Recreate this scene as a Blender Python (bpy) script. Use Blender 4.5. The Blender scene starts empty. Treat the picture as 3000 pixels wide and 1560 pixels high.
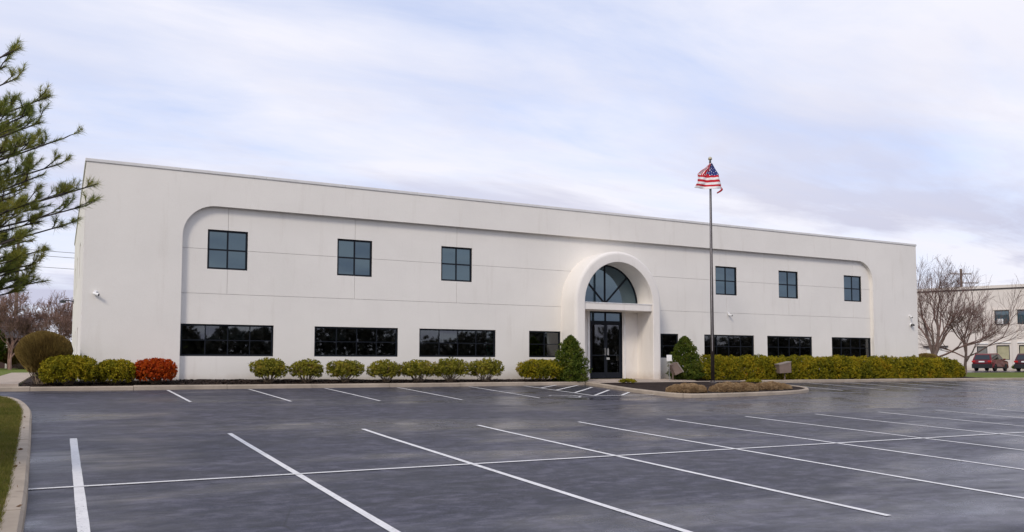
import bpy, math, random
import numpy as np
from mathutils import Vector, Matrix

random.seed(7)
rng = np.random.default_rng(11)
PI = math.pi
scene = bpy.context.scene
COL = scene.collection

# ------------------------------------------------------------------ camera
D, EYE = 32.0, 0.80
PITCH, ROLL, YAW = 0.0594, 0.0018, 0.4968
cd = bpy.data.cameras.new('camera')
cam = bpy.data.objects.new('camera', cd)
COL.objects.link(cam)
scene.camera = cam
fwd = Vector((math.sin(YAW) * math.cos(PITCH), math.cos(YAW) * math.cos(PITCH), math.sin(PITCH)))
rgt = Vector((math.cos(YAW), -math.sin(YAW), 0.0))
upv = rgt.cross(fwd)
r2 = rgt * math.cos(ROLL) + upv * math.sin(ROLL)
u2 = -rgt * math.sin(ROLL) + upv * math.cos(ROLL)
m = Matrix((r2, u2, -fwd)).transposed().to_4x4()
m.translation = Vector((0, -D, EYE))
cam.matrix_world = m
cd.sensor_width = 36.0
cd.lens = 2442.5 / 3000 * 36.0
cd.shift_y = (909.84 - 780) / 3000
cd.clip_start = 0.1
cd.clip_end = 4000

# ------------------------------------------------------------------ sun and sky
SUN_AZ, SUN_EL = math.radians(230), math.radians(38)     # clockwise from +Y
sd = Vector((math.sin(SUN_AZ) * math.cos(SUN_EL), math.cos(SUN_AZ) * math.cos(SUN_EL), math.sin(SUN_EL)))
sl = bpy.data.lights.new('sun', 'SUN')
sl.energy = 1.5
sl.angle = math.radians(14)
sl.color = (1.0, 0.90, 0.78)
so = bpy.data.objects.new('sun', sl)
COL.objects.link(so)
so.rotation_euler = (-sd).to_track_quat('-Z', 'Y').to_euler()
so.location = (-30, -40, 40)

world = bpy.data.worlds.new('World')
scene.world = world
world.use_nodes = True
wn, wl = world.node_tree.nodes, world.node_tree.links
wn.clear()


def N(t, **kw):
    n = wn.new(t)
    for k, v in kw.items():
        setattr(n, k, v)
    return n


def wmath(op, a, b=None, clamp=False):
    n = N('ShaderNodeMath', operation=op, use_clamp=clamp)
    for i, v in enumerate((a, b)):
        if v is None:
            continue
        if hasattr(v, 'links') or hasattr(v, 'is_linked'):
            wl.new(v, n.inputs[i])
        else:
            n.inputs[i].default_value = v
    return n.outputs[0]


def wramp(val, stops):
    n = N('ShaderNodeValToRGB')
    e = n.color_ramp.elements
    while len(e) < len(stops):
        e.new(0.5)
    for i, (p, c) in enumerate(stops):
        e[i].position = p
        e[i].color = (c[0], c[1], c[2], 1) if isinstance(c, tuple) else (c, c, c, 1)
    wl.new(val, n.inputs[0])
    return n.outputs[0]


def wmix(f, a, b):
    n = N('ShaderNodeMix', data_type='RGBA')
    for s, v in ((n.inputs[0], f), (n.inputs[6], a), (n.inputs[7], b)):
        if hasattr(v, 'is_linked'):
            wl.new(v, s)
        else:
            s.default_value = v
    return n.outputs[2]


sky = N('ShaderNodeTexSky', sky_type='NISHITA')
sky.sun_disc = False
sky.sun_elevation = SUN_EL
sky.sun_rotation = SUN_AZ
sky.altitude = 50
sky.dust_density = 1.0
tc = N('ShaderNodeTexCoord')
sep = N('ShaderNodeSeparateXYZ')
wl.new(tc.outputs['Generated'], sep.inputs[0])
zc = wmath('ADD', wmath('MAXIMUM', sep.outputs[2], 0.0), 0.13)
cmb = N('ShaderNodeCombineXYZ')
wl.new(wmath('DIVIDE', sep.outputs[0], zc), cmb.inputs[0])
wl.new(wmath('DIVIDE', sep.outputs[1], zc), cmb.inputs[1])


def cloud(scale, detail, rough, rot, stretch, off, dist=0.0):
    mp = N('ShaderNodeMapping')
    wl.new(cmb.outputs[0], mp.inputs[0])
    mp.inputs['Rotation'].default_value = (0, 0, rot)
    mp.inputs['Scale'].default_value = (stretch, 1, 1)
    mp.inputs['Location'].default_value = off
    nz = N('ShaderNodeTexNoise')
    wl.new(mp.outputs[0], nz.inputs['Vector'])
    nz.inputs['Scale'].default_value = scale
    nz.inputs['Detail'].default_value = detail
    nz.inputs['Roughness'].default_value = rough
    nz.inputs['Distortion'].default_value = dist
    return nz.outputs['Fac']


veil = cloud(0.75, 7, 0.55, 0.5, 0.45, (9.1, 7.7, 0), 0.3)
bank = cloud(1.05, 8, 0.58, -0.35, 0.6, (7.2, 2.3, 0), 0.25)
fine = cloud(3.2, 6, 0.6, 0.3, 0.4, (0, 2, 0), 0.6)
veil2 = wmath('ADD', wmath('MULTIPLY', veil, 0.74), wmath('MULTIPLY', fine, 0.26))
bank2 = wmath('ADD', wmath('MULTIPLY', bank, 0.75), wmath('MULTIPLY', fine, 0.25))
nish = N('ShaderNodeMix', data_type='RGBA', blend_type='MULTIPLY')
nish.inputs[0].default_value = 1.0
wl.new(sky.outputs[0], nish.inputs[6])
nish.inputs[7].default_value = (1.4, 1.3, 1.5, 1)
thin = wmix(0.62, nish.outputs[2], (6.5, 7.1, 8.9, 1))           # blue seen through a thin veil
white = (7.8, 7.8, 8.6, 1)
grey = (5.15, 5.2, 6.5, 1)
mask_w = wramp(veil2, [(0.38, 0.0), (0.56, 1.0)])
c1 = wmix(mask_w, thin, white)
mask_g = wramp(bank2, [(0.46, 0.0), (0.57, 1.0)])
low = wramp(sep.outputs[2], [(0.10, 1.0), (0.36, 0.0)])            # the heavier bank lies low over the horizon
mg = wmath('MULTIPLY', mask_g, low)
c2 = wmix(mg, c1, grey)
bg = N('ShaderNodeBackground')
wl.new(c2, bg.inputs[0])
bg.inputs[1].default_value = 0.1
wo = N('ShaderNodeOutputWorld')
wl.new(bg.outputs[0], wo.inputs[0])

scene.view_settings.view_transform = 'Standard'
scene.view_settings.look = 'None'
scene.view_settings.gamma = 1.0
scene.view_settings.exposure = 0.24
scene.view_settings.use_curve_mapping = False

# ------------------------------------------------------------------ materials
MATS = {}


class NT:
    """small node-tree helper"""

    def __init__(s, name):
        s.m = bpy.data.materials.new(name)
        s.m.use_nodes = True
        s.n, s.l = s.m.node_tree.nodes, s.m.node_tree.links
        s.n.clear()
        s.out = s.n.new('ShaderNodeOutputMaterial')
        MATS[name] = s.m

    def new(s, t, **kw):
        n = s.n.new(t)
        for k, v in kw.items():
            setattr(n, k, v)
        return n

    def put(s, sock, v):
        if hasattr(v, 'is_linked'):
            s.l.new(v, sock)
        elif isinstance(v, tuple) and len(v) == 3 and sock.type == 'RGBA':
            sock.default_value = (v[0], v[1], v[2], 1)
        else:
            sock.default_value = v

    def coord(s, kind='Object', scale=(1, 1, 1), rot=0.0):
        if kind == 'World':
            v = s.new('ShaderNodeNewGeometry').outputs['Position']
        else:
            v = s.new('ShaderNodeTexCoord').outputs[kind]
        mp = s.new('ShaderNodeMapping')
        s.l.new(v, mp.inputs[0])
        mp.inputs['Scale'].default_value = scale
        mp.inputs['Rotation'].default_value = (0, 0, rot)
        return mp.outputs[0]

    def noise(s, vec, scale, detail=4, rough=0.55, dist=0.0):
        n = s.new('ShaderNodeTexNoise')
        s.l.new(vec, n.inputs['Vector'])
        n.inputs['Scale'].default_value = scale
        n.inputs['Detail'].default_value = detail
        n.inputs['Roughness'].default_value = rough
        n.inputs['Distortion'].default_value = dist
        return n.outputs['Fac']

    def ramp(s, v, stops):
        n = s.new('ShaderNodeValToRGB')
        e = n.color_ramp.elements
        while len(e) < len(stops):
            e.new(0.5)
        for i, (p, c) in enumerate(stops):
            e[i].position = p
            e[i].color = (*c, 1) if isinstance(c, tuple) else (c, c, c, 1)
        s.put(n.inputs[0], v)
        return n.outputs[0]

    def math(s, op, a, b=0.0, clamp=False):
        n = s.new('ShaderNodeMath', operation=op, use_clamp=clamp)
        s.put(n.inputs[0], a)
        s.put(n.inputs[1], b)
        return n.outputs[0]

    def mix(s, f, a, b, blend='MIX'):
        n = s.new('ShaderNodeMix', data_type='RGBA', blend_type=blend)
        s.put(n.inputs[0], f)
        s.put(n.inputs[6], a)
        s.put(n.inputs[7], b)
        return n.outputs[2]

    def bump(s, h, strength=0.3, dist=0.01):
        n = s.new('ShaderNodeBump')
        s.put(n.inputs['Height'], h)
        n.inputs['Strength'].default_value = strength
        n.inputs['Distance'].default_value = dist
        return n.outputs[0]

    def bsdf(s, col, rough=0.6, metal=0.0, normal=None, ior=1.45, spec=0.5, coat=0.0):
        b = s.new('ShaderNodeBsdfPrincipled')
        s.put(b.inputs['Base Color'], col)
        s.put(b.inputs['Roughness'], rough)
        b.inputs['Metallic'].default_value = metal
        b.inputs['IOR'].default_value = ior
        s.put(b.inputs['Specular IOR Level'], spec)
        b.inputs['Coat Weight'].default_value = coat
        if normal is not None:
            s.l.new(normal, b.inputs['Normal'])
        return b.outputs[0]

    def done(s, sh):
        s.l.new(sh, s.out.inputs[0])
        return s.m


def plain(name, col, rough=0.6, metal=0.0, ior=1.45, spec=0.5, coat=0.0, vary=0.12, vs=3.0):
    t = NT(name)
    v = t.coord('Object')
    n = t.noise(v, vs, 4)
    lo = tuple(c * (1 - vary) for c in col)
    hi = tuple(min(1, c * (1 + vary)) for c in col)
    c = t.ramp(n, [(0.3, lo), (0.7, hi)])
    return t.done(t.bsdf(c, rough, metal, None, ior, spec, coat))


def stucco(name, col, stain=1.0):
    t = NT(name)
    v = t.coord('World')
    big = t.noise(v, 0.35, 5, 0.6)
    mid = t.noise(t.coord('World', (1.2, 1.2, 0.16)), 2.2, 5, 0.6)         # vertical rain streaking
    fine = t.noise(v, 38, 3, 0.6)
    c = t.mix(t.ramp(big, [(0.3, 0.0), (0.72, 1.0)]), tuple(x * 0.945 for x in col), tuple(x * 1.03 for x in col))
    c = t.mix(t.math('MULTIPLY', t.ramp(mid, [(0.56, 0.0), (0.78, 1.0)]), 0.18 * stain), c, (0.42, 0.36, 0.29))
    # splash dirt along the foot of the wall
    sp = t.new('ShaderNodeSeparateXYZ')
    t.l.new(t.new('ShaderNodeNewGeometry').outputs['Position'], sp.inputs[0])
    zz = t.math('ADD', sp.outputs[2], t.math('MULTIPLY', t.noise(v, 2.5, 4), 0.35))
    foot = t.ramp(zz, [(0.10, 1.0), (0.48, 0.0)])
    c = t.mix(t.math('MULTIPLY', foot, 0.42), c, (0.40, 0.31, 0.22))
    c = t.mix(0.06, c, t.ramp(fine, [(0.3, 0.0), (0.7, 1.0)]), 'OVERLAY')
    b = t.bump(t.math('ADD', t.math('MULTIPLY', fine, 0.6), t.math('MULTIPLY', t.noise(v, 9, 3), 0.5)), 0.35, 0.012)
    return t.done(t.bsdf(c, 0.88, 0, b, spec=0.25))


stucco('stucco', (0.81, 0.778, 0.722))
stucco('stucco_portal', (0.81, 0.772, 0.718), 1.6)
stucco('stucco_neighbour', (0.72, 0.665, 0.61), 2.0)
plain('joint', (0.50, 0.475, 0.455), 0.9)
plain('coping', (0.70, 0.69, 0.67), 0.5, 0.0, vary=0.06)
plain('window_metal', (0.010, 0.013, 0.019), 0.55, 0.0, vary=0.2, spec=0.2)
plain('white_sill', (0.78, 0.77, 0.75), 0.6)
plain('interior_wall', (0.20, 0.20, 0.19), 0.9)
plain('interior_dark', (0.11, 0.11, 0.11), 0.9)
plain('interior_teal', (0.10, 0.72, 0.52), 0.5)
plain('blind', (0.42, 0.43, 0.42), 0.8)
plain('blind_tan', (0.40, 0.38, 0.24), 0.8)
plain('roof_membrane', (0.4, 0.4, 0.4), 0.9)
plain('brushed_metal', (0.62, 0.62, 0.60), 0.28, 1.0)
plain('white_plastic', (0.78, 0.78, 0.77), 0.45)
plain('black_plastic', (0.02, 0.02, 0.022), 0.35)
plain('pole_bronze', (0.075, 0.062, 0.058), 0.42, 0.55)
plain('gold_ball', (0.52, 0.47, 0.32), 0.3, 0.9)
plain('flood_brown', (0.19, 0.14, 0.115), 0.55)
plain('flood_edge', (0.27, 0.23, 0.205), 0.5)
plain('post_wood', (0.16, 0.12, 0.095), 0.9)
plain('wire_black', (0.02, 0.02, 0.02), 0.6)
plain('flag_red', (0.52, 0.008, 0.022), 0.8)
plain('flag_white', (0.82, 0.80, 0.80), 0.8)
plain('flag_blue', (0.022, 0.035, 0.19), 0.8)
plain('rubber', (0.02, 0.02, 0.021), 0.85)
plain('car_red', (0.14, 0.004, 0.009), 0.35, 0.2, coat=0.35, vary=0.04)
plain('car_maroon', (0.060, 0.007, 0.012), 0.35, 0.2, coat=0.35, vary=0.04)
plain('car_trim', (0.018, 0.018, 0.02), 0.5)
plain('car_glass', (0.012, 0.016, 0.018), 0.04, 0, ior=1.7)
plain('lamp_red', (0.45, 0.01, 0.012), 0.15, coat=0.6)
plain('lamp_clear', (0.7, 0.7, 0.68), 0.12, coat=0.6)
plain('rim', (0.55, 0.55, 0.56), 0.3, 0.9)
plain('house_siding', (0.075, 0.042, 0.038), 0.8)
plain('house_roof', (0.055, 0.046, 0.046), 0.85)
plain('house_trim', (0.62, 0.58, 0.52), 0.7)


def opaque_glass(name, col, ior):
    t = NT(name)
    v = t.coord('World')
    b = t.bump(t.noise(v, 0.9, 2), 0.05, 0.02)
    sh = t.bsdf(col, 0.025, 0, b, ior=ior)
    sh.node.inputs['Specular Tint'].default_value = (0.70, 0.90, 1.0, 1)
    return t.done(sh)


opaque_glass('tint_glass', (0.012, 0.030, 0.042), 2.25)


def clear_glass(name, tint, ior):
    t = NT(name)
    tr = t.new('ShaderNodeBsdfTransparent')
    tr.inputs[0].default_value = (*tint, 1)
    gl = t.new('ShaderNodeBsdfGlossy')
    gl.inputs['Roughness'].default_value = 0.02
    gl.inputs['Color'].default_value = (0.95, 0.97, 1, 1)
    v = t.coord('World')
    t.l.new(t.bump(t.noise(v, 0.8, 2), 0.04, 0.02), gl.inputs['Normal'])
    fr = t.new('ShaderNodeFresnel')
    fr.inputs[0].default_value = ior
    mx = t.new('ShaderNodeMixShader')
    t.l.new(fr.outputs[0], mx.inputs[0])
    t.l.new(tr.outputs[0], mx.inputs[1])
    t.l.new(gl.outputs[0], mx.inputs[2])
    return t.done(mx.outputs[0])


clear_glass('smoked_glass', (0.45, 0.50, 0.50), 1.95)


def asphalt():
    t = NT('asphalt')
    v = t.coord('World')
    vs = t.coord('World', (0.35, 1.0, 1.0))                        # sealer was squeegeed along the rows
    grain = t.noise(v, 60, 3, 0.75)
    mott = t.noise(t.coord('World', (0.6, 1.0, 1.0)), 4.5, 6, 0.72, 0.3)
    big = t.noise(vs, 0.22, 6, 0.62, 0.4)
    mid = t.noise(vs, 1.3, 6, 0.65, 0.3)
    c = t.mix(t.ramp(big, [(0.3, 0.0), (0.7, 1.0)]), (0.018, 0.019, 0.035), (0.037, 0.038, 0.065))
    c = t.mix(t.math('MULTIPLY', t.ramp(mid, [(0.5, 0.0), (0.75, 1.0)]), 0.45), c, (0.085, 0.077, 0.084))
    c = t.mix(t.math('MULTIPLY', t.ramp(grain, [(0.54, 0.0), (0.66, 1.0)]), 0.55), c, (0.19, 0.185, 0.20))
    c = t.mix(t.ramp(mott, [(0.38, 0.7), (0.50, 0.0)]), c, (0.014, 0.015, 0.023))
    c = t.mix(t.ramp(mott, [(0.50, 0.0), (0.63, 0.6)]), c, (0.122, 0.117, 0.155))
    stain = t.noise(t.coord('World', (0.5, 1, 1)), 0.55, 3, 0.5, 0.8)
    c = t.mix(t.math('MULTIPLY', t.ramp(stain, [(0.66, 0.0), (0.74, 1.0)]), 0.4), c, (0.015, 0.016, 0.02))
    wob = t.math('MULTIPLY', t.noise(v, 0.7, 4), 0.35)
    sx_ = t.new('ShaderNodeSeparateXYZ')
    t.l.new(v, sx_.inputs[0])
    ph = t.math('FRACT', t.math('DIVIDE', t.math('ADD', t.math('ADD', sx_.outputs[1], wob), t.math('MULTIPLY', sx_.outputs[0], 0.02)), 3.9))
    seam = t.ramp(ph, [(0.0, 1.0), (0.008, 0.0)])
    c = t.mix(t.math('MULTIPLY', seam, t.math('MULTIPLY', t.ramp(t.noise(v, 0.35, 3), [(0.45, 0.0), (0.6, 1.0)]), 0.6)), c, (0.12, 0.115, 0.125))
    # hairline cracks here and there
    vor = t.new('ShaderNodeTexVoronoi', feature='DISTANCE_TO_EDGE')
    t.l.new(t.coord('World', (1, 1, 1)), vor.inputs['Vector'])
    vor.inputs['Scale'].default_value = 0.28
    crack = t.ramp(t.math('ADD', vor.outputs['Distance'], t.math('MULTIPLY', t.noise(v, 3.0, 5, 0.7), 0.02)), [(0.0115, 1.0), (0.0145, 0.0)])
    c = t.mix(t.math('MULTIPLY', crack, t.math('MULTIPLY', t.ramp(t.noise(v, 0.16, 2), [(0.52, 0.0), (0.6, 1.0)]), 0.55)), c, (0.010, 0.010, 0.012))
    # dampness: broad sheets that are still wet and glossier than the drying surface
    sp = t.new('ShaderNodeSeparateXYZ')
    t.l.new(t.new('ShaderNodeNewGeometry').outputs['Position'], sp.inputs[0])
    wet_n = t.noise(t.coord('World', (0.42, 1.0, 1)), 0.30, 6, 0.62, 0.5)
    bias = t.math('MULTIPLY', t.ramp(t.math('DIVIDE', sp.outputs[0], 45.0), [(0.15, 0.0), (0.75, 1.0)]), 0.17)
    wet = t.ramp(t.math('ADD', wet_n, bias), [(0.47, 0.0), (0.62, 1.0)])
    damp = t.ramp(t.noise(t.coord('World', (0.5, 1.0, 1), 0.45), 0.9, 6, 0.68, 0.6), [(0.42, 0.0), (0.62, 1.0)])
    rough = t.math('SUBTRACT', t.math('ADD', 0.44, t.math('MULTIPLY', mid, 0.22)), t.math('MULTIPLY', wet, 0.24))
    rough = t.math('SUBTRACT', rough, t.math('MULTIPLY', t.math('MULTIPLY', damp, t.math('ADD', t.math('MULTIPLY', wet, 0.8), 0.2)), 0.14))
    c = t.mix(t.math('MULTIPLY', damp, 0.30), c, (0.022, 0.023, 0.030))
    hgt = t.math('ADD', t.math('MULTIPLY', grain, 0.5), t.math('MULTIPLY', t.noise(v, 16, 4, 0.7), 0.9))
    bn = t.new('ShaderNodeBump')
    t.l.new(hgt, bn.inputs['Height'])
    t.l.new(t.math('SUBTRACT', 0.55, t.math('MULTIPLY', wet, 0.42)), bn.inputs['Strength'])
    bn.inputs['Distance'].default_value = 0.007
    return t.done(t.bsdf(c, rough, 0, bn.outputs[0], ior=1.40, spec=0.46))


asphalt()


def paint(name, lo, hi):
    t = NT(name)
    v = t.coord('World')
    n = t.noise(v, 26, 5, 0.7)
    w = t.noise(v, 0.9, 4)
    worn = t.ramp(t.math('ADD', n, t.math('MULTIPLY', w, 0.35)), [(lo, 0.0), (hi, 1.0)])
    c = t.mix(t.math('MULTIPLY', worn, 0.85), (0.76, 0.75, 0.74), (0.09, 0.09, 0.10))
    c = t.mix(t.math('MULTIPLY', t.ramp(t.noise(v, 2.2, 5, 0.65), [(0.4, 0.0), (0.7, 1.0)]), 0.35), c, (0.45, 0.44, 0.45))
    return t.done(t.bsdf(c, 0.55, 0, t.bump(t.noise(v, 90, 2), 0.3, 0.003)))


paint('line_paint', 0.74, 0.90)
paint('line_paint_aged', 0.66, 0.86)


def paint_worn():
    t = NT('line_paint_worn')
    v = t.coord('World')
    n = t.noise(v, 8, 6, 0.7)
    worn = t.ramp(n, [(0.47, 0.0), (0.66, 1.0)])
    c = t.mix(t.math('MULTIPLY', worn, 0.85), (0.66, 0.65, 0.65), (0.06, 0.06, 0.065))
    return t.done(t.bsdf(c, 0.5))


paint_worn()


def concrete(name, col):
    t = NT(name)
    v = t.coord('World')
    c = t.mix(t.ramp(t.noise(v, 1.1, 6, 0.65), [(0.3, 0.0), (0.7, 1.0)]), tuple(x * 0.72 for x in col), tuple(x * 1.1 for x in col))
    c = t.mix(t.math('MULTIPLY', t.ramp(t.noise(v, 5, 5, 0.7), [(0.58, 0.0), (0.75, 1.0)]), 0.5), c, (0.13, 0.105, 0.08))
    b = t.bump(t.noise(v, 45, 4, 0.7), 0.4, 0.008)
    return t.done(t.bsdf(c, 0.85, 0, b, spec=0.3))


concrete('kerb_concrete', (0.40, 0.335, 0.265))
concrete('walk_concrete', (0.46, 0.385, 0.32))


def ground_mat(name, a, b, c3, s1, s2):
    t = NT(name)
    v = t.coord('World')
    c = t.mix(t.ramp(t.noise(v, s1, 6, 0.65), [(0.32, 0.0), (0.68, 1.0)]), a, b)
    c = t.mix(t.math('MULTIPLY', t.ramp(t.noise(v, s2, 4, 0.7), [(0.5, 0.0), (0.7, 1.0)]), 0.6), c, c3)
    return t.done(t.bsdf(c, 0.95, 0, t.bump(t.noise(v, s2 * 1.5, 4, 0.7), 0.7, 0.03), spec=0.15))


ground_mat('turf', (0.095, 0.135, 0.022), (0.14, 0.17, 0.032), (0.17, 0.155, 0.05), 0.5, 14)
ground_mat('turf_dry', (0.085, 0.08, 0.02), (0.13, 0.10, 0.035), (0.05, 0.05, 0.018), 1.2, 18)
ground_mat('mulch', (0.020, 0.015, 0.014), (0.036, 0.024, 0.020), (0.075, 0.048, 0.036), 2.5, 26)


def leaf(name, stops, transl=0.35, patch=None, rough=0.55):
    """colour from a per-leaf random number, nudged by broad patches"""
    t = NT(name)
    g = t.new('ShaderNodeNewGeometry')
    r = g.outputs['Random Per Island']
    if patch:
        pn = t.noise(t.coord('World'), patch, 5, 0.65)
        r = t.math('ADD', t.math('MULTIPLY', r, 0.5), t.math('MULTIPLY', t.ramp(pn, [(0.36, 0.0), (0.64, 1.0)]), 0.5))
    c = t.ramp(r, stops)
    b = t.bsdf(c, rough, spec=0.10)
    tl = t.new('ShaderNodeBsdfTranslucent')
    t.l.new(c, tl.inputs[0])
    mx = t.new('ShaderNodeMixShader')
    mx.inputs[0].default_value = transl
    t.l.new(b, mx.inputs[1])
    t.l.new(tl.outputs[0], mx.inputs[2])
    return t.done(mx.outputs[0])


leaf('leaf_yellowgreen', [(0.0, (0.070, 0.080, 0.010)), (0.4, (0.210, 0.195, 0.014)), (0.75, (0.41, 0.33, 0.020)), (1.0, (0.33, 0.175, 0.024))], patch=2.6)
leaf('leaf_round', [(0.0, (0.070, 0.088, 0.012)), (0.4, (0.190, 0.190, 0.024)), (0.75, (0.36, 0.31, 0.042)), (1.0, (0.37, 0.23, 0.055))], patch=3.0)
leaf('leaf_hedge', [(0.0, (0.045, 0.062, 0.008)), (0.35, (0.155, 0.155, 0.014)), (0.65, (0.37, 0.31, 0.018)), (0.86, (0.44, 0.31, 0.020)), (1.0, (0.34, 0.14, 0.018))], patch=1.6)
leaf('leaf_red', [(0.0, (0.19, 0.022, 0.006)), (0.45, (0.46, 0.062, 0.010)), (0.8, (0.60, 0.130, 0.014)), (1.0, (0.34, 0.14, 0.02))], patch=3.0)
leaf('leaf_conifer', [(0.0, (0.028, 0.050, 0.008)), (0.5, (0.085, 0.125, 0.018)), (0.85, (0.175, 0.190, 0.028)), (1.0, (0.18, 0.14, 0.03))], patch=2.4)
leaf('leaf_tan', [(0.0, (0.20, 0.120, 0.06)), (0.5, (0.38, 0.260, 0.14)), (1.0, (0.55, 0.41, 0.25))], patch=2.5)
leaf('twig_olive', [(0.0, (0.11, 0.070, 0.024)), (0.5, (0.20, 0.135, 0.042)), (1.0, (0.29, 0.215, 0.065))], 0.1, patch=1.5)
leaf('needle', [(0.0, (0.085, 0.130, 0.042)), (0.5, (0.24, 0.265, 0.06)), (0.85, (0.42, 0.38, 0.075)), (1.0, (0.44, 0.30, 0.11))], 0.55, patch=1.4)
leaf('blade', [(0.0, (0.065, 0.085, 0.014)), (0.45, (0.130, 0.135, 0.026)), (0.8, (0.22, 0.185, 0.05)), (1.0, (0.27, 0.19, 0.09))], 0.35, patch=0.9)
leaf('wood_far', [(0.0, (0.04, 0.042, 0.034)), (0.6, (0.085, 0.08, 0.06)), (1.0, (0.13, 0.11, 0.085))], 0.2)
leaf('dead_leaf', [(0.0, (0.10, 0.06, 0.035)), (1.0, (0.24, 0.15, 0.085))], 0.2)
leaf('mulch_chip', [(0.0, (0.016, 0.012, 0.011)), (0.6, (0.040, 0.027, 0.022)), (1.0, (0.095, 0.062, 0.046))], 0.0)
plain('bark', (0.155, 0.112, 0.098), 0.9, vary=0.35, vs=6)
plain('bark_pale', (0.17, 0.105, 0.09), 0.9, vary=0.3, vs=6)
plain('twig_far', (0.23, 0.14, 0.11), 0.9, vary=0.3, vs=2)
plain('bark_pine', (0.055, 0.045, 0.040), 0.9, vary=0.35, vs=8)
plain('stem_pale', (0.21, 0.155, 0.105), 0.9, vary=0.3)


# ------------------------------------------------------------------ mesh helpers
def mesh_np(name, V, F):
    """V (n,3) float, F (m,k) int -> mesh, all faces with k corners"""
    V = np.ascontiguousarray(V, np.float32)
    F = np.ascontiguousarray(F, np.int32)
    me = bpy.data.meshes.new(name)
    k = F.shape[1]
    me.vertices.add(len(V))
    me.vertices.foreach_set('co', V.ravel())
    me.loops.add(F.size)
    me.loops.foreach_set('vertex_index', F.ravel())
    me.polygons.add(len(F))
    me.polygons.foreach_set('loop_start', np.arange(0, F.size, k, dtype=np.int32))
    me.polygons.foreach_set('loop_total', np.full(len(F), k, np.int32))
    me.update(calc_edges=True)
    me.validate()
    return me


def link(name, me, mat, parent=None, smooth=False):
    o = bpy.data.objects.new(name, me)
    COL.objects.link(o)
    if mat is not None:
        for mm in (mat if isinstance(mat, (list, tuple)) else [mat]):
            me.materials.append(MATS[mm])
    if parent is not None:
        o.parent = parent
        # meshes are written in the coordinates of the whole place
        o.matrix_parent_inverse = parent_inv(parent)
    if smooth:
        me.polygons.foreach_set('use_smooth', np.ones(len(me.polygons), bool))
    return o


PINV = {}


def parent_inv(p):
    return PINV.get(p.name, Matrix.Identity(4))


def tag(o, label=None, cat=None, group=None, kind=None):
    if label:
        o['label'] = label
    if cat:
        o['category'] = cat
    if group:
        o['group'] = group
    if kind:
        o['kind'] = kind
    return o


def thing(name, label, cat, loc=(0, 0, 0), rz=0.0, group=None, local=False):
    """Empty at the base of a thing; local=True: its parts are written in the thing's own coordinates"""
    o = bpy.data.objects.new(name, None)
    COL.objects.link(o)
    o.location = loc
    o.rotation_euler = (0, 0, rz)
    o.empty_display_size = 0.3
    tag(o, label, cat, group)
    if not local:
        PINV[o.name] = (Matrix.Translation(Vector(loc)) @ Matrix.Rotation(rz, 4, 'Z')).inverted()
    return o


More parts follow.
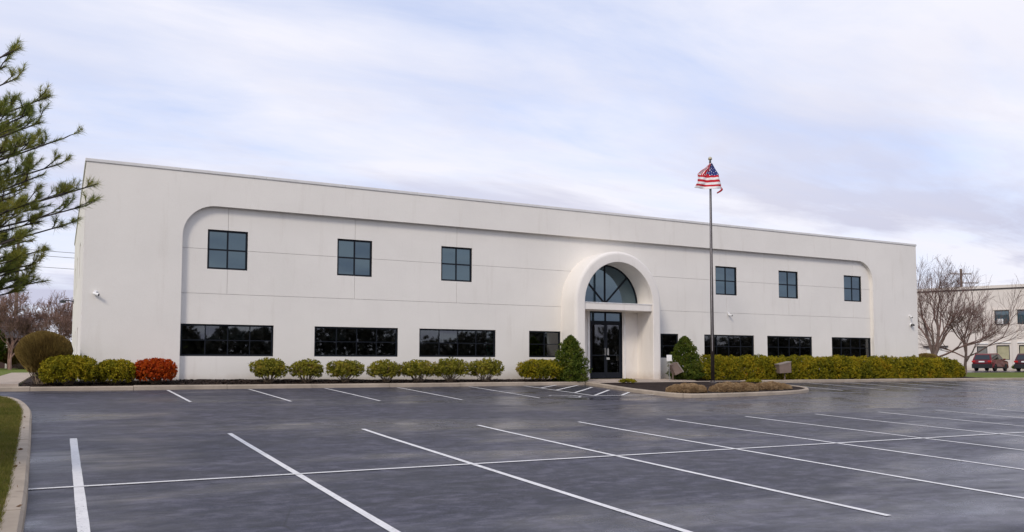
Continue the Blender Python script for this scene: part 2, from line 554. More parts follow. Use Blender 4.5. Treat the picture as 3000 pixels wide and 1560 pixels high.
class MB:
    def __init__(s):
        s.v, s.f, s.mi = [], [], []

    def add(s, vs, fs, mi=0):
        b = len(s.v)
        s.v += [tuple(p) for p in vs]
        s.f += [tuple(b + i for i in q) for q in fs]
        s.mi += [mi] * len(fs)
        return s

    def quad(s, a, b, c, d, mi=0):
        return s.add([a, b, c, d], [(0, 1, 2, 3)], mi)

    def box(s, x0, x1, y0, y1, z0, z1, mi=0, bev=0.0):
        if bev <= 0:
            vs = [(x, y, z) for z in (z0, z1) for y in (y0, y1) for x in (x0, x1)]
            return s.add(vs, [(0, 2, 3, 1), (4, 5, 7, 6), (0, 1, 5, 4), (2, 6, 7, 3), (0, 4, 6, 2), (1, 3, 7, 5)], mi)
        # chamfered box: three nested rings top and bottom
        b = bev
        rings = [(z0, b), (z0 + b, 0), (z1 - b, 0), (z1, b)]
        vs, fs = [], []
        for z, i in rings:
            vs += [(x0 + i, y0 + b, z), (x0 + b, y0 + i, z), (x1 - b, y0 + i, z), (x1 - i, y0 + b, z),
                   (x1 - i, y1 - b, z), (x1 - b, y1 - i, z), (x0 + b, y1 - i, z), (x0 + i, y1 - b, z)]
        for r in range(3):
            for k in range(8):
                fs.append((r * 8 + k, r * 8 + (k + 1) % 8, r * 8 + 8 + (k + 1) % 8, r * 8 + 8 + k))
        fs.append(tuple(reversed(range(8))))
        fs.append(tuple(range(24, 32)))
        return s.add(vs, fs, mi)

    def tube(s, pts, rad, n=8, cap=True, mi=0):
        pts = [Vector(p) for p in pts]
        rad = rad if isinstance(rad, (list, tuple)) else [rad] * len(pts)
        vs, fs = [], []
        for i, p in enumerate(pts):
            d = (pts[min(i + 1, len(pts) - 1)] - pts[max(i - 1, 0)]).normalized()
            a = d.cross(Vector((0, 0, 1)) if abs(d.z) < 0.9 else Vector((1, 0, 0))).normalized()
            b = d.cross(a)
            for k in range(n):
                w = 2 * PI * k / n
                vs.append(p + (a * math.cos(w) + b * math.sin(w)) * rad[i])
        for i in range(len(pts) - 1):
            for k in range(n):
                fs.append((i * n + k, i * n + (k + 1) % n, (i + 1) * n + (k + 1) % n, (i + 1) * n + k))
        if cap:
            fs.append(tuple(reversed(range(n))))
            fs.append(tuple(range((len(pts) - 1) * n, len(pts) * n)))
        return s.add(vs, fs, mi)

    def lathe(s, prof, c=(0, 0, 0), axis='z', n=16, mi=0):
        vs, fs = [], []
        for r, h in prof:
            for k in range(n):
                w = 2 * PI * k / n
                a, b = r * math.cos(w), r * math.sin(w)
                p = {'z': (a, b, h), 'y': (a, h, b), 'x': (h, a, b)}[axis]
                vs.append((c[0] + p[0], c[1] + p[1], c[2] + p[2]))
        for i in range(len(prof) - 1):
            for k in range(n):
                fs.append((i * n + k, i * n + (k + 1) % n, (i + 1) * n + (k + 1) % n, (i + 1) * n + k))
        fs.append(tuple(reversed(range(n))))
        fs.append(tuple(range((len(prof) - 1) * n, len(prof) * n)))
        return s.add(vs, fs, mi)

    def build(s, name, mat, parent=None, smooth=False):
        me = bpy.data.meshes.new(name)
        me.from_pydata(s.v, [], s.f)
        o = link(name, me, mat, parent, smooth)
        if isinstance(mat, (list, tuple)):
            me.polygons.foreach_set('material_index', np.array(s.mi, np.int32))
        me.update()
        return o


# ------------------------------------------------------------------ terrain heights
KD = [-60, -20, 0, 10, 17.3, 24.1, 29.87, 40, 90]
KH = [3.0, 2.44, 1.914, 1.649, 1.456, 1.165, 0.99, 0.80, 0.8]
KX = [.0061, .0061, .0061, .0061, .0061, .0050, .003, .003, .003]


def lotz(x, y):
    z = 0.0
    x = np.clip(x, -40, 130)
    for o, w in ((-1.6, .15), (-.8, .2), (0, .3), (.8, .2), (1.6, .15)):
        d = np.asarray(y) + D + o
        z = z + w * (EYE - (np.interp(d, KD, KH) + np.interp(d, KD, KX) * x))
    return z


def basez(x):
    return np.interp(x, [-60, -6, -1, .6, 4, 16.7, 30, 45, 60, 90, 250], [0.0, .01, .02, .05, .075, -.045, -.085, -.13, -.17, -.22, -.3])


KERB_Y = -2.2


def ktop(x):
    return lotz(x, KERB_Y) + 0.14


def sheet(name, xs, ys, zf, mat, kind='structure', jitter=0.0):
    X, Y = np.meshgrid(xs, ys)
    Z = zf(X, Y)
    if jitter:
        Z = Z + rng.normal(0, jitter, Z.shape)
    V = np.stack([X, Y, Z], -1).reshape(-1, 3)
    nx, ny = len(xs), len(ys)
    i = np.arange(nx * ny).reshape(ny, nx)
    F = np.stack([i[:-1, :-1], i[:-1, 1:], i[1:, 1:], i[1:, :-1]], -1).reshape(-1, 4)
    o = link(name, mesh_np(name, V, F), mat, None, True)
    return tag(o, kind=kind)


def ground_h(X, Y):
    bz = basez(X)
    lz = lotz(X, Y) - 0.10
    t = np.clip((Y + 2.1) / 1.6, 0, 1)
    return lz * (1 - t) + (bz - 0.03) * t


gx = np.concatenate([np.linspace(-900, -70, 10), np.linspace(-60, 130, 96), np.linspace(140, 1200, 12)])
gy = np.concatenate([np.linspace(-500, -85, 8), np.linspace(-80, 60, 141), np.linspace(70, 1500, 14)])
sheet('ground', gx, gy, ground_h, 'turf')

lx = np.arange(-60, 131, 1.0)
ly = np.concatenate([np.arange(-78, KERB_Y - 0.3, 0.5), [KERB_Y + 0.05]])
lot_o = sheet('parking_lot', lx, ly, lambda X, Y: lotz(X, Y), 'asphalt')


def strip(pts, w, name='painted_line', mat='line_paint', lift=0.006, wavy=0.0):
    """painted line on the lot along a polyline"""
    P = []
    for (a, b) in zip(pts[:-1], pts[1:]):
        n = max(1, int(math.dist(a, b) / 0.4))
        for k in range(n):
            P.append((a[0] + (b[0] - a[0]) * k / n, a[1] + (b[1] - a[1]) * k / n))
    P.append(pts[-1])
    P = np.array(P, float)
    T = np.gradient(P, axis=0)
    T /= np.linalg.norm(T, axis=1)[:, None]
    Nn = np.stack([-T[:, 1], T[:, 0]], 1)
    ww = w / 2 * (1 + rng.normal(0, .03, len(P)))[:, None]
    L, R = P + Nn * ww, P - Nn * ww
    A = np.concatenate([L, R])
    V = np.column_stack([A, lotz(A[:, 0], A[:, 1]) + lift])
    n = len(P)
    i = np.arange(n - 1)
    F = np.stack([i + n, i + n + 1, i + 1, i], 1)
    o = link(name, mesh_np(name, V, F), mat, lot_o)
    return o


# far row (double stalls with the cross line)
XS0, SP = 0.272, 2.743
for i in range(-0, 17):
    x = XS0 + i * SP
    strip([(x, -14.69), (x - .015, -25.5)], 0.115 if i == 0 else 0.096)
strip([(-0.42, -20.12), (60.0, -20.12)], 0.08, lift=0.010)
# row along the building
for i, (x0, y0, x1, y1) in enumerate([(3.16, -2.45, 3.21, -7.6), (5.75, -2.45, 5.87, -7.95), (8.4, -2.45, 8.41, -8.3), (11.15, -2.45, 11.03, -8.45), (14.1, -2.45, 13.92, -8.25)]):
    strip([(x0, y0), (x1, y1)], 0.085, mat='line_paint_aged')
strip([(16.6, -2.4), (16.4, -7.8)], 0.09)
strip([(16.4, -7.8), (19.1, -7.82)], 0.09, lift=0.010)
for a, b in [((16.55, -3.85), (18.2, -2.3)), ((16.5, -5.08), (19.15, -2.5)), ((16.48, -6.4), (18.95, -3.85)), ((16.42, -7.75), (18.72, -5.35)), ((17.55, -7.8), (18.75, -6.6))]:
    strip([a, b], 0.10, lift=0.014)
for i in range(9):
    x = 29.6 + i * SP
    strip([(x + .25, -2.5), (x, -7.2)], 0.11)
# the worn wheelchair sign painted in the last stall before the hatching
strip([(14.75, -7.45), (14.95, -7.3), (15.1, -7.55), (15.4, -7.55)], 0.09, 'painted_wheelchair_sign', 'line_paint_worn')
aa = [(15.35 + .28 * math.cos(w), -7.95 + .33 * math.sin(w)) for w in np.linspace(-2.6, 2.0, 12)]
strip(aa, 0.09, 'painted_wheelchair_sign', 'line_paint_worn', 0.010)
strip([(15.5, -7.6), (15.9, -7.75)], 0.09, 'painted_wheelchair_sign', 'line_paint_worn', 0.014)


# ------------------------------------------------------------------ kerbs
def smooth_poly(pts, step):
    P = np.array(pts, float)
    out = []
    n = len(P)
    for i in range(n - 1):
        p0, p1, p2, p3 = P[max(i - 1, 0)], P[i], P[i + 1], P[min(i + 2, n - 1)]
        k = max(1, int(np.linalg.norm(p2 - p1) / step))
        for j in range(k):
            t = j / k
            out.append(0.5 * ((2 * p1) + (-p0 + p2) * t + (2 * p0 - 5 * p1 + 4 * p2 - p3) * t * t + (-p0 + 3 * p1 - 3 * p2 + p3) * t ** 3))
    out.append(P[-1])
    return np.array(out)


def kerb(name, pts, side, seg=3.0, width=0.2, height=0.14, step=0.35, curve=True):
    """pts: foot of the face towards the asphalt; side=+1 body to the left of travel"""
    root = bpy.data.objects.new(name, None)
    COL.objects.link(root)
    tag(root, kind='structure')
    P = smooth_poly(pts, step) if curve else np.array([np.array(pts[0]) + (np.array(pts[1]) - np.array(pts[0])) * t for t in np.linspace(0, 1, int(math.dist(*pts) / step) + 1)])
    T = np.gradient(P, axis=0)
    T /= np.linalg.norm(T, axis=1)[:, None]
    Nn = np.stack([-T[:, 1], T[:, 0]], 1) * side
    s = np.concatenate([[0], np.cumsum(np.linalg.norm(np.diff(P, axis=0), axis=1))])
    prof = [(0.0, -0.12), (0.012, height - 0.035), (0.045, height), (width - .02, height), (width, height - .02), (width, -0.12)]
    total = s[-1]
    k = max(1, round(total / seg))
    L = total / k
    for j in range(k):
        a, b = j * L + 0.006, (j + 1) * L - 0.006
        u = np.linspace(a, b, max(2, int(L / step)))
        px, py = np.interp(u, s, P[:, 0]), np.interp(u, s, P[:, 1])
        nx, ny = np.interp(u, s, Nn[:, 0]), np.interp(u, s, Nn[:, 1])
        z0 = lotz(px, py)
        dz = rng.normal(0, 0.004)
        V = []
        for q in range(len(u)):
            for (o, h) in prof:
                V.append((px[q] + nx[q] * o, py[q] + ny[q] * o, z0[q] + h + dz))
        mb = MB()
        n = len(prof)
        fs = []
        for q in range(len(u) - 1):
            for r in range(n - 1):
                fs.append((q * n + r, q * n + r + 1, (q + 1) * n + r + 1, (q + 1) * n + r))
        fs.append(tuple(range(n)))
        fs.append(tuple(range((len(u) - 1) * n, len(u) * n)))
        mb.add(V, fs)
        mb.build('kerb_stone', 'kerb_concrete', root)
    return root


kerb('kerb', [(-30, KERB_Y), (19.70, KERB_Y)], 1, 3.0, curve=False)
kerb('kerb', [(28.85, KERB_Y), (100, KERB_Y)], 1, 3.0, curve=False)
ISL = [(19.72, -2.15), (19.35, -4.3), (18.98, -6.6), (18.98, -8.2), (19.35, -8.95), (20.2, -9.17), (23.64, -8.78), (26.2, -8.12), (27.5, -7.25), (28.2, -6.1), (28.55, -4.1), (28.75, -2.15)]
kerb('kerb', ISL, 1, 2.4, 0.18, 0.14, 0.25)
LEFTK = [(-0.20, -60), (-0.22, -30), (-0.25, -22.3), (-0.30, -19.1), (-0.43, -13.1), (-0.53, -10.1), (-0.86, -7.5), (-1.34, -6.2), (-2.2, -5.3), (-3.8, -4.75), (-6.5, -4.6), (-40, -4.6)]
kerb('kerb', LEFTK, 1, 3.2, 0.21, 0.15, 0.4)

# lawn behind the near left kerb
lk = smooth_poly(LEFTK, 0.4)
T = np.gradient(lk, axis=0)
T /= np.linalg.norm(T, axis=1)[:, None]
lin = lk + np.stack([-T[:, 1], T[:, 0]], 1) * 0.205
lin = lin[(lin[:, 1] < -4.8)]
lin = lin[: int(np.argmax(lin[:, 1])) + 1]
V, F = [], []
offs = [0, .1, .3, .6, 1.0, 1.6, 2.6, 4, 7, 12, 25, 40]
for (x, y) in lin:
    for o in offs:
        V.append((x - o, y, float(lotz(x, y)) + 0.135 + 0.05 * (1 - math.exp(-o)) + (random.gauss(0, .006) if o else 0)))
n = len(offs)
for i in range(len(lin) - 1):
    for j in range(n - 1):
        F.append((i * n + j, i * n + j + 1, (i + 1) * n + j + 1, (i + 1) * n + j))
tag(link('lawn', mesh_np('lawn', np.array(V), np.array(F)), 'turf_dry', None, True), kind='structure')


def blades(name, P, hgt, wid, mat, label, cat, lean=0.5):
    n = len(P)
    az = rng.uniform(0, 2 * PI, n)
    h = hgt * rng.uniform(0.5, 1.3, n)
    dx, dy = np.cos(az), np.sin(az)
    ln = rng.uniform(0, lean, n) * h
    la = rng.uniform(0, 2 * PI, n)
    w = wid * rng.uniform(.6, 1.3, n)
    A = P + np.stack([dx * w / 2, dy * w / 2, np.zeros(n)], 1)
    B = P - np.stack([dx * w / 2, dy * w / 2, np.zeros(n)], 1)
    Tt = P + np.stack([np.cos(la) * ln, np.sin(la) * ln, h], 1)
    V = np.stack([A, B, Tt], 1).reshape(-1, 3)
    F = np.arange(3 * n).reshape(-1, 3)
    o = link(name, mesh_np(name, V, F), mat)
    return tag(o, label, cat, None, 'stuff')


def scatter_left(n):
    y = -26.5 + (rng.uniform(0, 1, n) ** 0.8) * 21.2
    i = np.argsort(lin[:, 1])
    xk = np.interp(y, lin[i, 1], lin[i, 0])
    o = rng.exponential(0.9, n)
    x = xk - o + 0.03
    z = lotz(x, y) + 0.13 + 0.05 * (1 - np.exp(-o))
    return np.stack([x, y, z], 1)


blades('grass', scatter_left(75000), 0.055, 0.008, 'blade', 'short green and straw grass behind the near left kerb', 'grass', 0.9)

# planting bed along the front wall, walks, beds
bx = np.arange(-1.05, 48.6, 0.22)


def bed_h(X, Y):
    t = np.clip((Y + 2.0) / 1.8, 0, 1)
    return (ktop(X) - 0.025) * (1 - t) + basez(X) * t + 0.012 * np.sin(X * 5.1) * np.sin(Y * 7.3 + X)


sheet('planting_bed', bx[bx < 19.7], np.linspace(-2.0, -0.01, 12), bed_h, 'mulch', jitter=0.010)
sheet('planting_bed', bx[bx > 26.0], np.linspace(-2.0, 0.4, 12), bed_h, 'mulch', jitter=0.010)
sheet('planting_bed', np.arange(-1.05, 0.62, .2), np.linspace(0.0, 12, 30), lambda X, Y: basez(X) + 0.005, 'mulch', jitter=0.008)
sheet('planting_bed', np.arange(-9, -2.3, .3), np.linspace(-2.0, 4.5, 20), lambda X, Y: basez(X) + 0.0 + 0 * Y, 'mulch', jitter=0.008)


def slab_walk(name, x0, x1, y0, y1, zf, nx, ny, mat='walk_concrete'):
    """pavement of cast slabs, each with its own edges"""
    root = bpy.data.objects.new(name, None)
    COL.objects.link(root)
    tag(root, kind='structure')
    for i in range(nx):
        for j in range(ny):
            a, b = x0 + (x1 - x0) * i / nx + .006, x0 + (x1 - x0) * (i + 1) / nx - .006
            c, d = y0 + (y1 - y0) * j / ny + .006, y0 + (y1 - y0) * (j + 1) / ny - .006
            z = [float(zf(p, q)) for p, q in ((a, c), (b, c), (b, d), (a, d))]
            vs = [(a, c, z[0] - .1), (b, c, z[1] - .1), (b, d, z[2] - .1), (a, d, z[3] - .1), (a, c, z[0]), (b, c, z[1]), (b, d, z[2]), (a, d, z[3])]
            MB().add(vs, [(0, 3, 2, 1), (4, 5, 6, 7), (0, 1, 5, 4), (1, 2, 6, 5), (2, 3, 7, 6), (3, 0, 4, 7)]).build('paving_slab', mat, root)
    return root


slab_walk('pavement', -2.3, -1.08, -2.0, 22.0, lambda x, y: basez(x) + 0.025, 1, 16)
slab_walk('pavement', 19.75, 25.98, -2.0, 0.3, lambda x, y: (ktop(x) * (1 - np.clip((y + 2) / 1.0, 0, 1)) + (-0.07) * np.clip((y + 2) / 1.0, 0, 1)), 5, 2)
slab_walk('pavement', 19.95, 28.5, -3.1, -2.02, lambda x, y: lotz(x, -2.6) + 0.13, 7, 1)

# island bed
isl = smooth_poly(ISL, 0.4)
cxy = isl.mean(0)
V, F = [], []
rr = [0.985, 0.9, 0.75, 0.55, 0.3, 0.06]
cut = [p for p in isl]
T = np.gradient(isl, axis=0)
T /= np.linalg.norm(T, axis=1)[:, None]
inn = isl + np.stack([-T[:, 1], T[:, 0]], 1) * 0.17
for p in inn:
    for r in rr:
        q = cxy + (p - cxy) * r
        V.append((q[0], min(q[1], -3.12), float(lotz(q[0], q[1])) + 0.115 + 0.10 * (1 - r) + random.gauss(0, .008)))
n = len(rr)
for i in range(len(inn) - 1):
    for j in range(n - 1):
        F.append((i * n + j, i * n + j + 1, (i + 1) * n + j + 1, (i + 1) * n + j))
b = len(inn)
for j in range(n - 1):
    F.append(((b - 1) * n + j, (b - 1) * n + j + 1, j + 1, j))
tag(link('island_bed', mesh_np('island_bed', np.array(V), np.array(F)), 'mulch', None, True), kind='structure')


def isl_z(x, y):
    return float(lotz(x, y)) + 0.15


def chips(n, pts_fn):
    P = pts_fn(n)
    a = rng.uniform(0, 2 * PI, n)
    L = rng.uniform(.02, .06, n)
    w = rng.uniform(.008, .02, n)
    ux = np.stack([np.cos(a), np.sin(a), rng.normal(0, .35, n)], 1)
    uy = np.stack([-np.sin(a), np.cos(a), rng.normal(0, .5, n)], 1)
    V = np.stack([P - ux * L[:, None], P + uy * w[:, None], P + ux * L[:, None], P - uy * w[:, None]], 1).reshape(-1, 3)
    return V, np.arange(4 * n).reshape(-1, 4)


def chip_bed(n):
    x = rng.uniform(-1, 47.5, n)
    x = np.where((x > 19.7) & (x < 26.1), x - 15, x)
    y = rng.uniform(-1.98, -0.25, n)
    return np.stack([x, y, bed_h(x, y) + 0.012], 1)


V, F = chips(26000, chip_bed)
tag(link('mulch_chips', mesh_np('mulch_chips', V, F), 'mulch_chip'), 'dark brown bark mulch chips strewn over the beds', 'mulch', None, 'stuff')

# driveway in front of the neighbour
sheet('driveway', np.linspace(60, 110, 26), np.linspace(11.5, 60, 26), lambda X, Y: basez(X) - 0.005 + 0 * Y, 'asphalt')

# ------------------------------------------------------------------ office building
XL, XR, ZR, DEP = 0.626, 44.48, 7.67, 24.0
RL, RR_, RT, RC = 3.77, 40.62, 6.41, 1.15
bld = thing('office_building', 'long white two-storey office building with an arched entrance portal', 'building', (22.27, 0, 0))


def panel(name, x0, x1, z0, z1, holes, y=0.0, jd=0.03, hd=0.16, mat='stucco', parent=bld, gap=0.006):
    """flat wall panel with rectangular openings; edges return into the joint, reveals into the wall"""
    x0, x1, z0, z1 = x0 + gap, x1 - gap, z0 + gap, z1 - gap
    hs = [(max(a, x0), min(b, x1), max(c, z0), min(d, z1)) for a, b, c, d in holes]
    hs = [h for h in hs if h[1] > h[0] and h[3] > h[2]]
    xs = sorted({x0, x1, *[h[0] for h in hs], *[h[1] for h in hs]})
    zs = sorted({z0, z1, *[h[2] for h in hs], *[h[3] for h in hs]})
    nx, nz = len(xs) - 1, len(zs) - 1

    def solid(i, j):
        if i < 0 or j < 0 or i >= nx or j >= nz:
            return None
        cx, cz = (xs[i] + xs[i + 1]) / 2, (zs[j] + zs[j + 1]) / 2
        return not any(a < cx < b and c < cz < d for a, b, c, d in hs)
    mb = MB()
    for i in range(nx):
        for j in range(nz):
            if not solid(i, j):
                continue
            a, b, c, d = xs[i], xs[i + 1], zs[j], zs[j + 1]
            mb.quad((a, y, c), (b, y, c), (b, y, d), (a, y, d))
            for di, dj, p, q in ((-1, 0, (a, c), (a, d)), (1, 0, (b, d), (b, c)), (0, -1, (b, c), (a, c)), (0, 1, (a, d), (b, d))):
                sN = solid(i + di, j + dj)
                if sN:
                    continue
                dep = jd if sN is None else hd
                mb.quad((p[0], y, p[1]), (q[0], y, q[1]), (q[0], y + dep, q[1]), (p[0], y + dep, p[1]))
    return mb.build(name, mat, parent)


UPX = [5.373, 10.23, 14.684, 29.763, 34.158, 39.179]
UW, UB, UT = 1.431, 4.113, 5.57
LOW = [(3.80, 7.097), (8.658, 12.079), (13.012, 16.548), (18.21, 19.84), (24.70, 26.61), (28.262, 31.618), (32.553, 35.865), (37.40, 40.58)]
LB, LT = 0.918, 2.085
DX0, DX1, DTOP = 21.42, 23.25, 3.055
PCX, PSP, PRI, PRO, PY = 22.26, 3.36, 1.88, 2.38, -1.2
holes = [(c - UW / 2, c + UW / 2, UB, UT) for c in UPX] + [(a, b, LB, LT) for a, b in LOW]
holes += [(PCX - 1.9, PCX + 1.9, 2.9, PSP + 1.40), (PCX - 1.44, PCX + 1.44, 2.9, PSP + 1.885), (DX0, DX1, -0.4, DTOP), (PCX - 1.7, PCX + 1.7, 3.0, 3.5)]
J1, J2 = 3.20, 4.842
zpan = [(-0.6, J1), (J1, J2), (J2, RT + .12)]
panel('wall_panel', RL - .12, RR_ + .12, -0.6, J1, holes)
xb = [RL - .12, UPX[0], UPX[1], UPX[2], UPX[3], UPX[4], UPX[5], RR_ + .12]
for z0, z1 in zpan[1:]:
    xr = sorted(xb + [PCX]) if z0 == J1 else xb        # the arch stands in front of the middle joint
    for a, b in zip(xr[:-1], xr[1:]):
        panel('wall_panel', a, b, z0, z1, holes)
# backing seen in the joints
panel('joint_backing', RL - .12, RR_ + .12, -0.6, RT + .12, holes, y=0.028, jd=0.02, hd=0.1, mat='joint', gap=0.0)

# proud surround with rounded inner corners
mb = MB()
yF = -0.2
nc = 14


def surround_outline(y):
    pts = [(RL, -0.6)]
    for k in range(nc + 1):
        w = PI - k * (PI / 2) / nc
        pts.append((RL + RC + RC * math.cos(w), RT - RC + RC * math.sin(w)))
    for k in range(nc + 1):
        w = PI / 2 - k * (PI / 2) / nc
        pts.append((RR_ - RC + RC * math.cos(w), RT - RC + RC * math.sin(w)))
    pts.append((RR_, -0.6))
    return pts


op = surround_outline(yF)
# outer counterpart for each inner point so that faces are quads
outer = []
for (x, z) in op:
    if x <= RL + 1e-6 and z <= RT - RC:
        outer.append((XL, z))
    elif x >= RR_ - 1e-6 and z <= RT - RC:
        outer.append((XR, z))
    else:
        if x < RL + RC:
            t = (z - (RT - RC)) / RC
            outer.append((XL, RT - RC + (ZR - RT + RC) * min(1, t / .75)) if t < .75 else (XL + (RL + RC - XL) * (t - .75) / .25, ZR))
        elif x > RR_ - RC:
            t = (z - (RT - RC)) / RC
            outer.append((XR, RT - RC + (ZR - RT + RC) * min(1, t / .75)) if t < .75 else (XR - (XR - RR_ + RC) * (t - .75) / .25, ZR))
        else:
            outer.append((x, ZR))
# corner fill points
for i in range(len(op) - 1):
    a, b, c, d = op[i], op[i + 1], outer[i + 1], outer[i]
    vs = [(a[0], yF, a[1]), (b[0], yF, b[1]), (c[0], yF, c[1]), (d[0], yF, d[1])]
    if abs(c[0] - d[0]) > 1e-6 and abs(c[1] - d[1]) > 1e-6:
        cx = XL if a[0] < 20 else XR
        vs = vs[:3] + [(cx, yF, ZR)] + vs[3:]
        mb.add(vs, [(0, 1, 2, 3, 4)])
    else:
        mb.add(vs, [(0, 1, 2, 3)])
    mb.quad((a[0], yF, a[1]), (b[0], yF, b[1]), (b[0], 0.02, b[1]), (a[0], 0.02, a[1]))
mb.build('front_surround', 'stucco', bld)

# side, rear walls and roof
side_w = [(6.0, 7.3), (11.5, 12.8), (17.0, 18.3)]
mb = MB()


def side_wall(x, sgn):
    mb = MB()
    ys = sorted([yF, DEP] + [v for w in side_w for v in w])
    for a, b in zip(ys[:-1], ys[1:]):
        for (z0, z1) in ((-0.6, LB), (LB, LT), (LT, UB), (UB, UT), (UT, ZR)):
            if (a, b) in side_w and z0 in (LB, UB):
                for p, q in (((a, z0), (a, z1)), ((b, z0), (b, z1)), ((a, z0), (b, z0)), ((a, z1), (b, z1))):
                    mb.quad((x, *p), (x, *q), (x - sgn * .16, *q), (x - sgn * .16, *p))
                continue
            mb.quad((x, a, z0), (x, b, z0), (x, b, z1), (x, a, z1))
    mb.build('side_wall', 'stucco', bld)


side_wall(XL, -1)
side_wall(XR, 1)
MB().quad((XL, DEP, -.6), (XR, DEP, -.6), (XR, DEP, ZR), (XL, DEP, ZR)).build('rear_wall', 'stucco', bld)
MB().quad((XL + .2, .1, ZR - .5), (XR - .2, .1, ZR - .5), (XR - .2, DEP - .1, ZR - .5), (XL + .2, DEP - .1, ZR - .5)).build('roof', 'roof_membrane', bld)
# coping in lengths with visible laps
x = XL - .04
while x < XR + .03:
    e = min(x + 3.05, XR + .04)
    MB().box(x + .003, e - .003, yF - .035, yF + .3, ZR - .085, ZR + .025, bev=.008).build('coping', 'coping', bld)
    x = e
for xx in (XL, XR):
    y = yF + .31
    while y < DEP:
        e = min(y + 3.05, DEP + .03)
        MB().box(xx - (.04 if xx == XL else .3), xx + (.3 if xx == XL else .04), y + .003, e - .003, ZR - .085, ZR + .025).build('coping', 'coping', bld)
        y = e
MB().box(XL - .04, XR + .04, DEP - .25, DEP + .05, ZR + .027, ZR + .04).build('coping', 'coping', bld)


def window(x0, x1, z0, z1, y, cols, rows, glass, fw=0.06, mw=0.05, parent=bld, split=None, yd=0.05):
    mb = MB()
    g = 0.004
    a, b, c, d = x0 + g, x1 - g, z0 + g, z1 - g
    mb.box(a, b, y, y + yd, c, c + fw)
    mb.box(a, b, y, y + yd, d - fw, d)
    mb.box(a, a + fw, y, y + yd, c + fw, d - fw)
    mb.box(b - fw, b, y, y + yd, c + fw, d - fw)
    w = mb.build('window', 'window_metal', parent)
    xs = split or list(np.linspace(a + fw, b - fw, cols + 1))
    xs = [xs[0]] + list(xs[1:-1]) + [xs[-1]]
    zs = list(np.linspace(c + fw, d - fw, rows + 1))
    for xm in xs[1:-1]:
        MB().box(xm - mw / 2, xm + mw / 2, y + .004, y + yd - .004, c + fw, d - fw).build('mullion', 'window_metal', w)
    for zm in zs[1:-1]:
        MB().box(a + fw, b - fw, y + .008, y + yd - .008, zm - mw / 2, zm + mw / 2).build('transom', 'window_metal', w)
    for i in range(len(xs) - 1):
        for j in range(len(zs) - 1):
            p, q, r, s_ = xs[i], xs[i + 1], zs[j], zs[j + 1]
            tl = rng.normal(0, .005, 2)
            mb2 = MB()
            yy = y + yd / 2
            vs = []
            for (X_, Z_) in ((p, r), (q, r), (q, s_), (p, s_)):
                vs.append((X_, yy + tl[0] * (X_ - (p + q) / 2) + tl[1] * (Z_ - (r + s_) / 2), Z_))
            vs += [(v_[0], v_[1] + .008, v_[2]) for v_ in vs]
            mb2.add(vs, [(0, 1, 2, 3), (7, 6, 5, 4), (0, 4, 5, 1), (1, 5, 6, 2), (2, 6, 7, 3), (3, 7, 4, 0)])
            mb2.build('pane', glass, w)
    return w


for c in UPX:
    window(c - UW / 2, c + UW / 2, UB, UT, 0.055, 2, 2, 'tint_glass', 0.065, 0.055)
for (a, b) in LOW:
    wd = b - a
    window(a, b, LB, LT, 0.06, 4 if wd > 2.5 else 2, 2, 'smoked_glass', 0.06, 0.032)
# windows of the side wall seen edge-on, in the same frames
for (a, b) in side_w:
    for z0, z1 in ((LB, LT), (UB, UT)):
        f_ = MB()
        for X0 in (XL,):
            f_.box(X0 + .06, X0 + .11, a, b, z0, z0 + .06).box(X0 + .06, X0 + .11, a, b, z1 - .06, z1).box(X0 + .06, X0 + .11, a, a + .06, z0 + .06, z1 - .06).box(X0 + .06, X0 + .11, b - .06, b, z0 + .06, z1 - .06)
        w = f_.build('window', 'window_metal', bld)
        MB().box(XL + .08, XL + .09, a + .06, b - .06, z0 + .06, z1 - .06).build('pane', 'tint_glass', w)

# rooms behind the ground-floor glass
mb = MB()
mb.quad((RL, .2, .02), (RR_, .2, .02), (RR_, 5, .02), (RL, 5, .02))
mb.build('office_floor', 'interior_dark', bld)
MB().quad((RL, .2, 3.0), (RL, 5, 3.0), (RR_, 5, 3.0), (RR_, .2, 3.0)).build('office_ceiling', 'interior_wall', bld)
MB().quad((RL, 5, 0), (RR_, 5, 0), (RR_, 5, 3), (RL, 5, 3)).build('office_back_wall', 'interior_dark', bld)
for xw in (RL - .05, 7.9, 12.55, 17.4, 20.2, 24.35, 27.4, 32.1, 36.6, RR_ + .05):
    MB().box(xw - .05, xw + .05, .2, 5, .03, 2.99).build('partition', 'interior_wall', bld)
for xw in (16.50, 31.57, 35.82, 40.50):
    MB().box(xw, xw + .04, .17, .75 if xw < 35 else .5, .6, 2.3).build('teal_screen', 'interior_teal', bld)
for (a, b, z0) in ((4.9, 5.3, 1.55), (5.4, 6.2, 1.55), (9.5, 10.2, 1.6), (37.9, 38.6, 1.5), (29.7, 30.4, 1.2)):
    MB().box(a, b, .9, .92, z0, 2.3).build('blind', 'blind', bld)
MB().quad((RL, .17, 3.05), (RR_, .17, 3.05), (RR_, .17, 6.4), (RL, .17, 6.4)).build('upper_lining', 'interior_dark', bld)

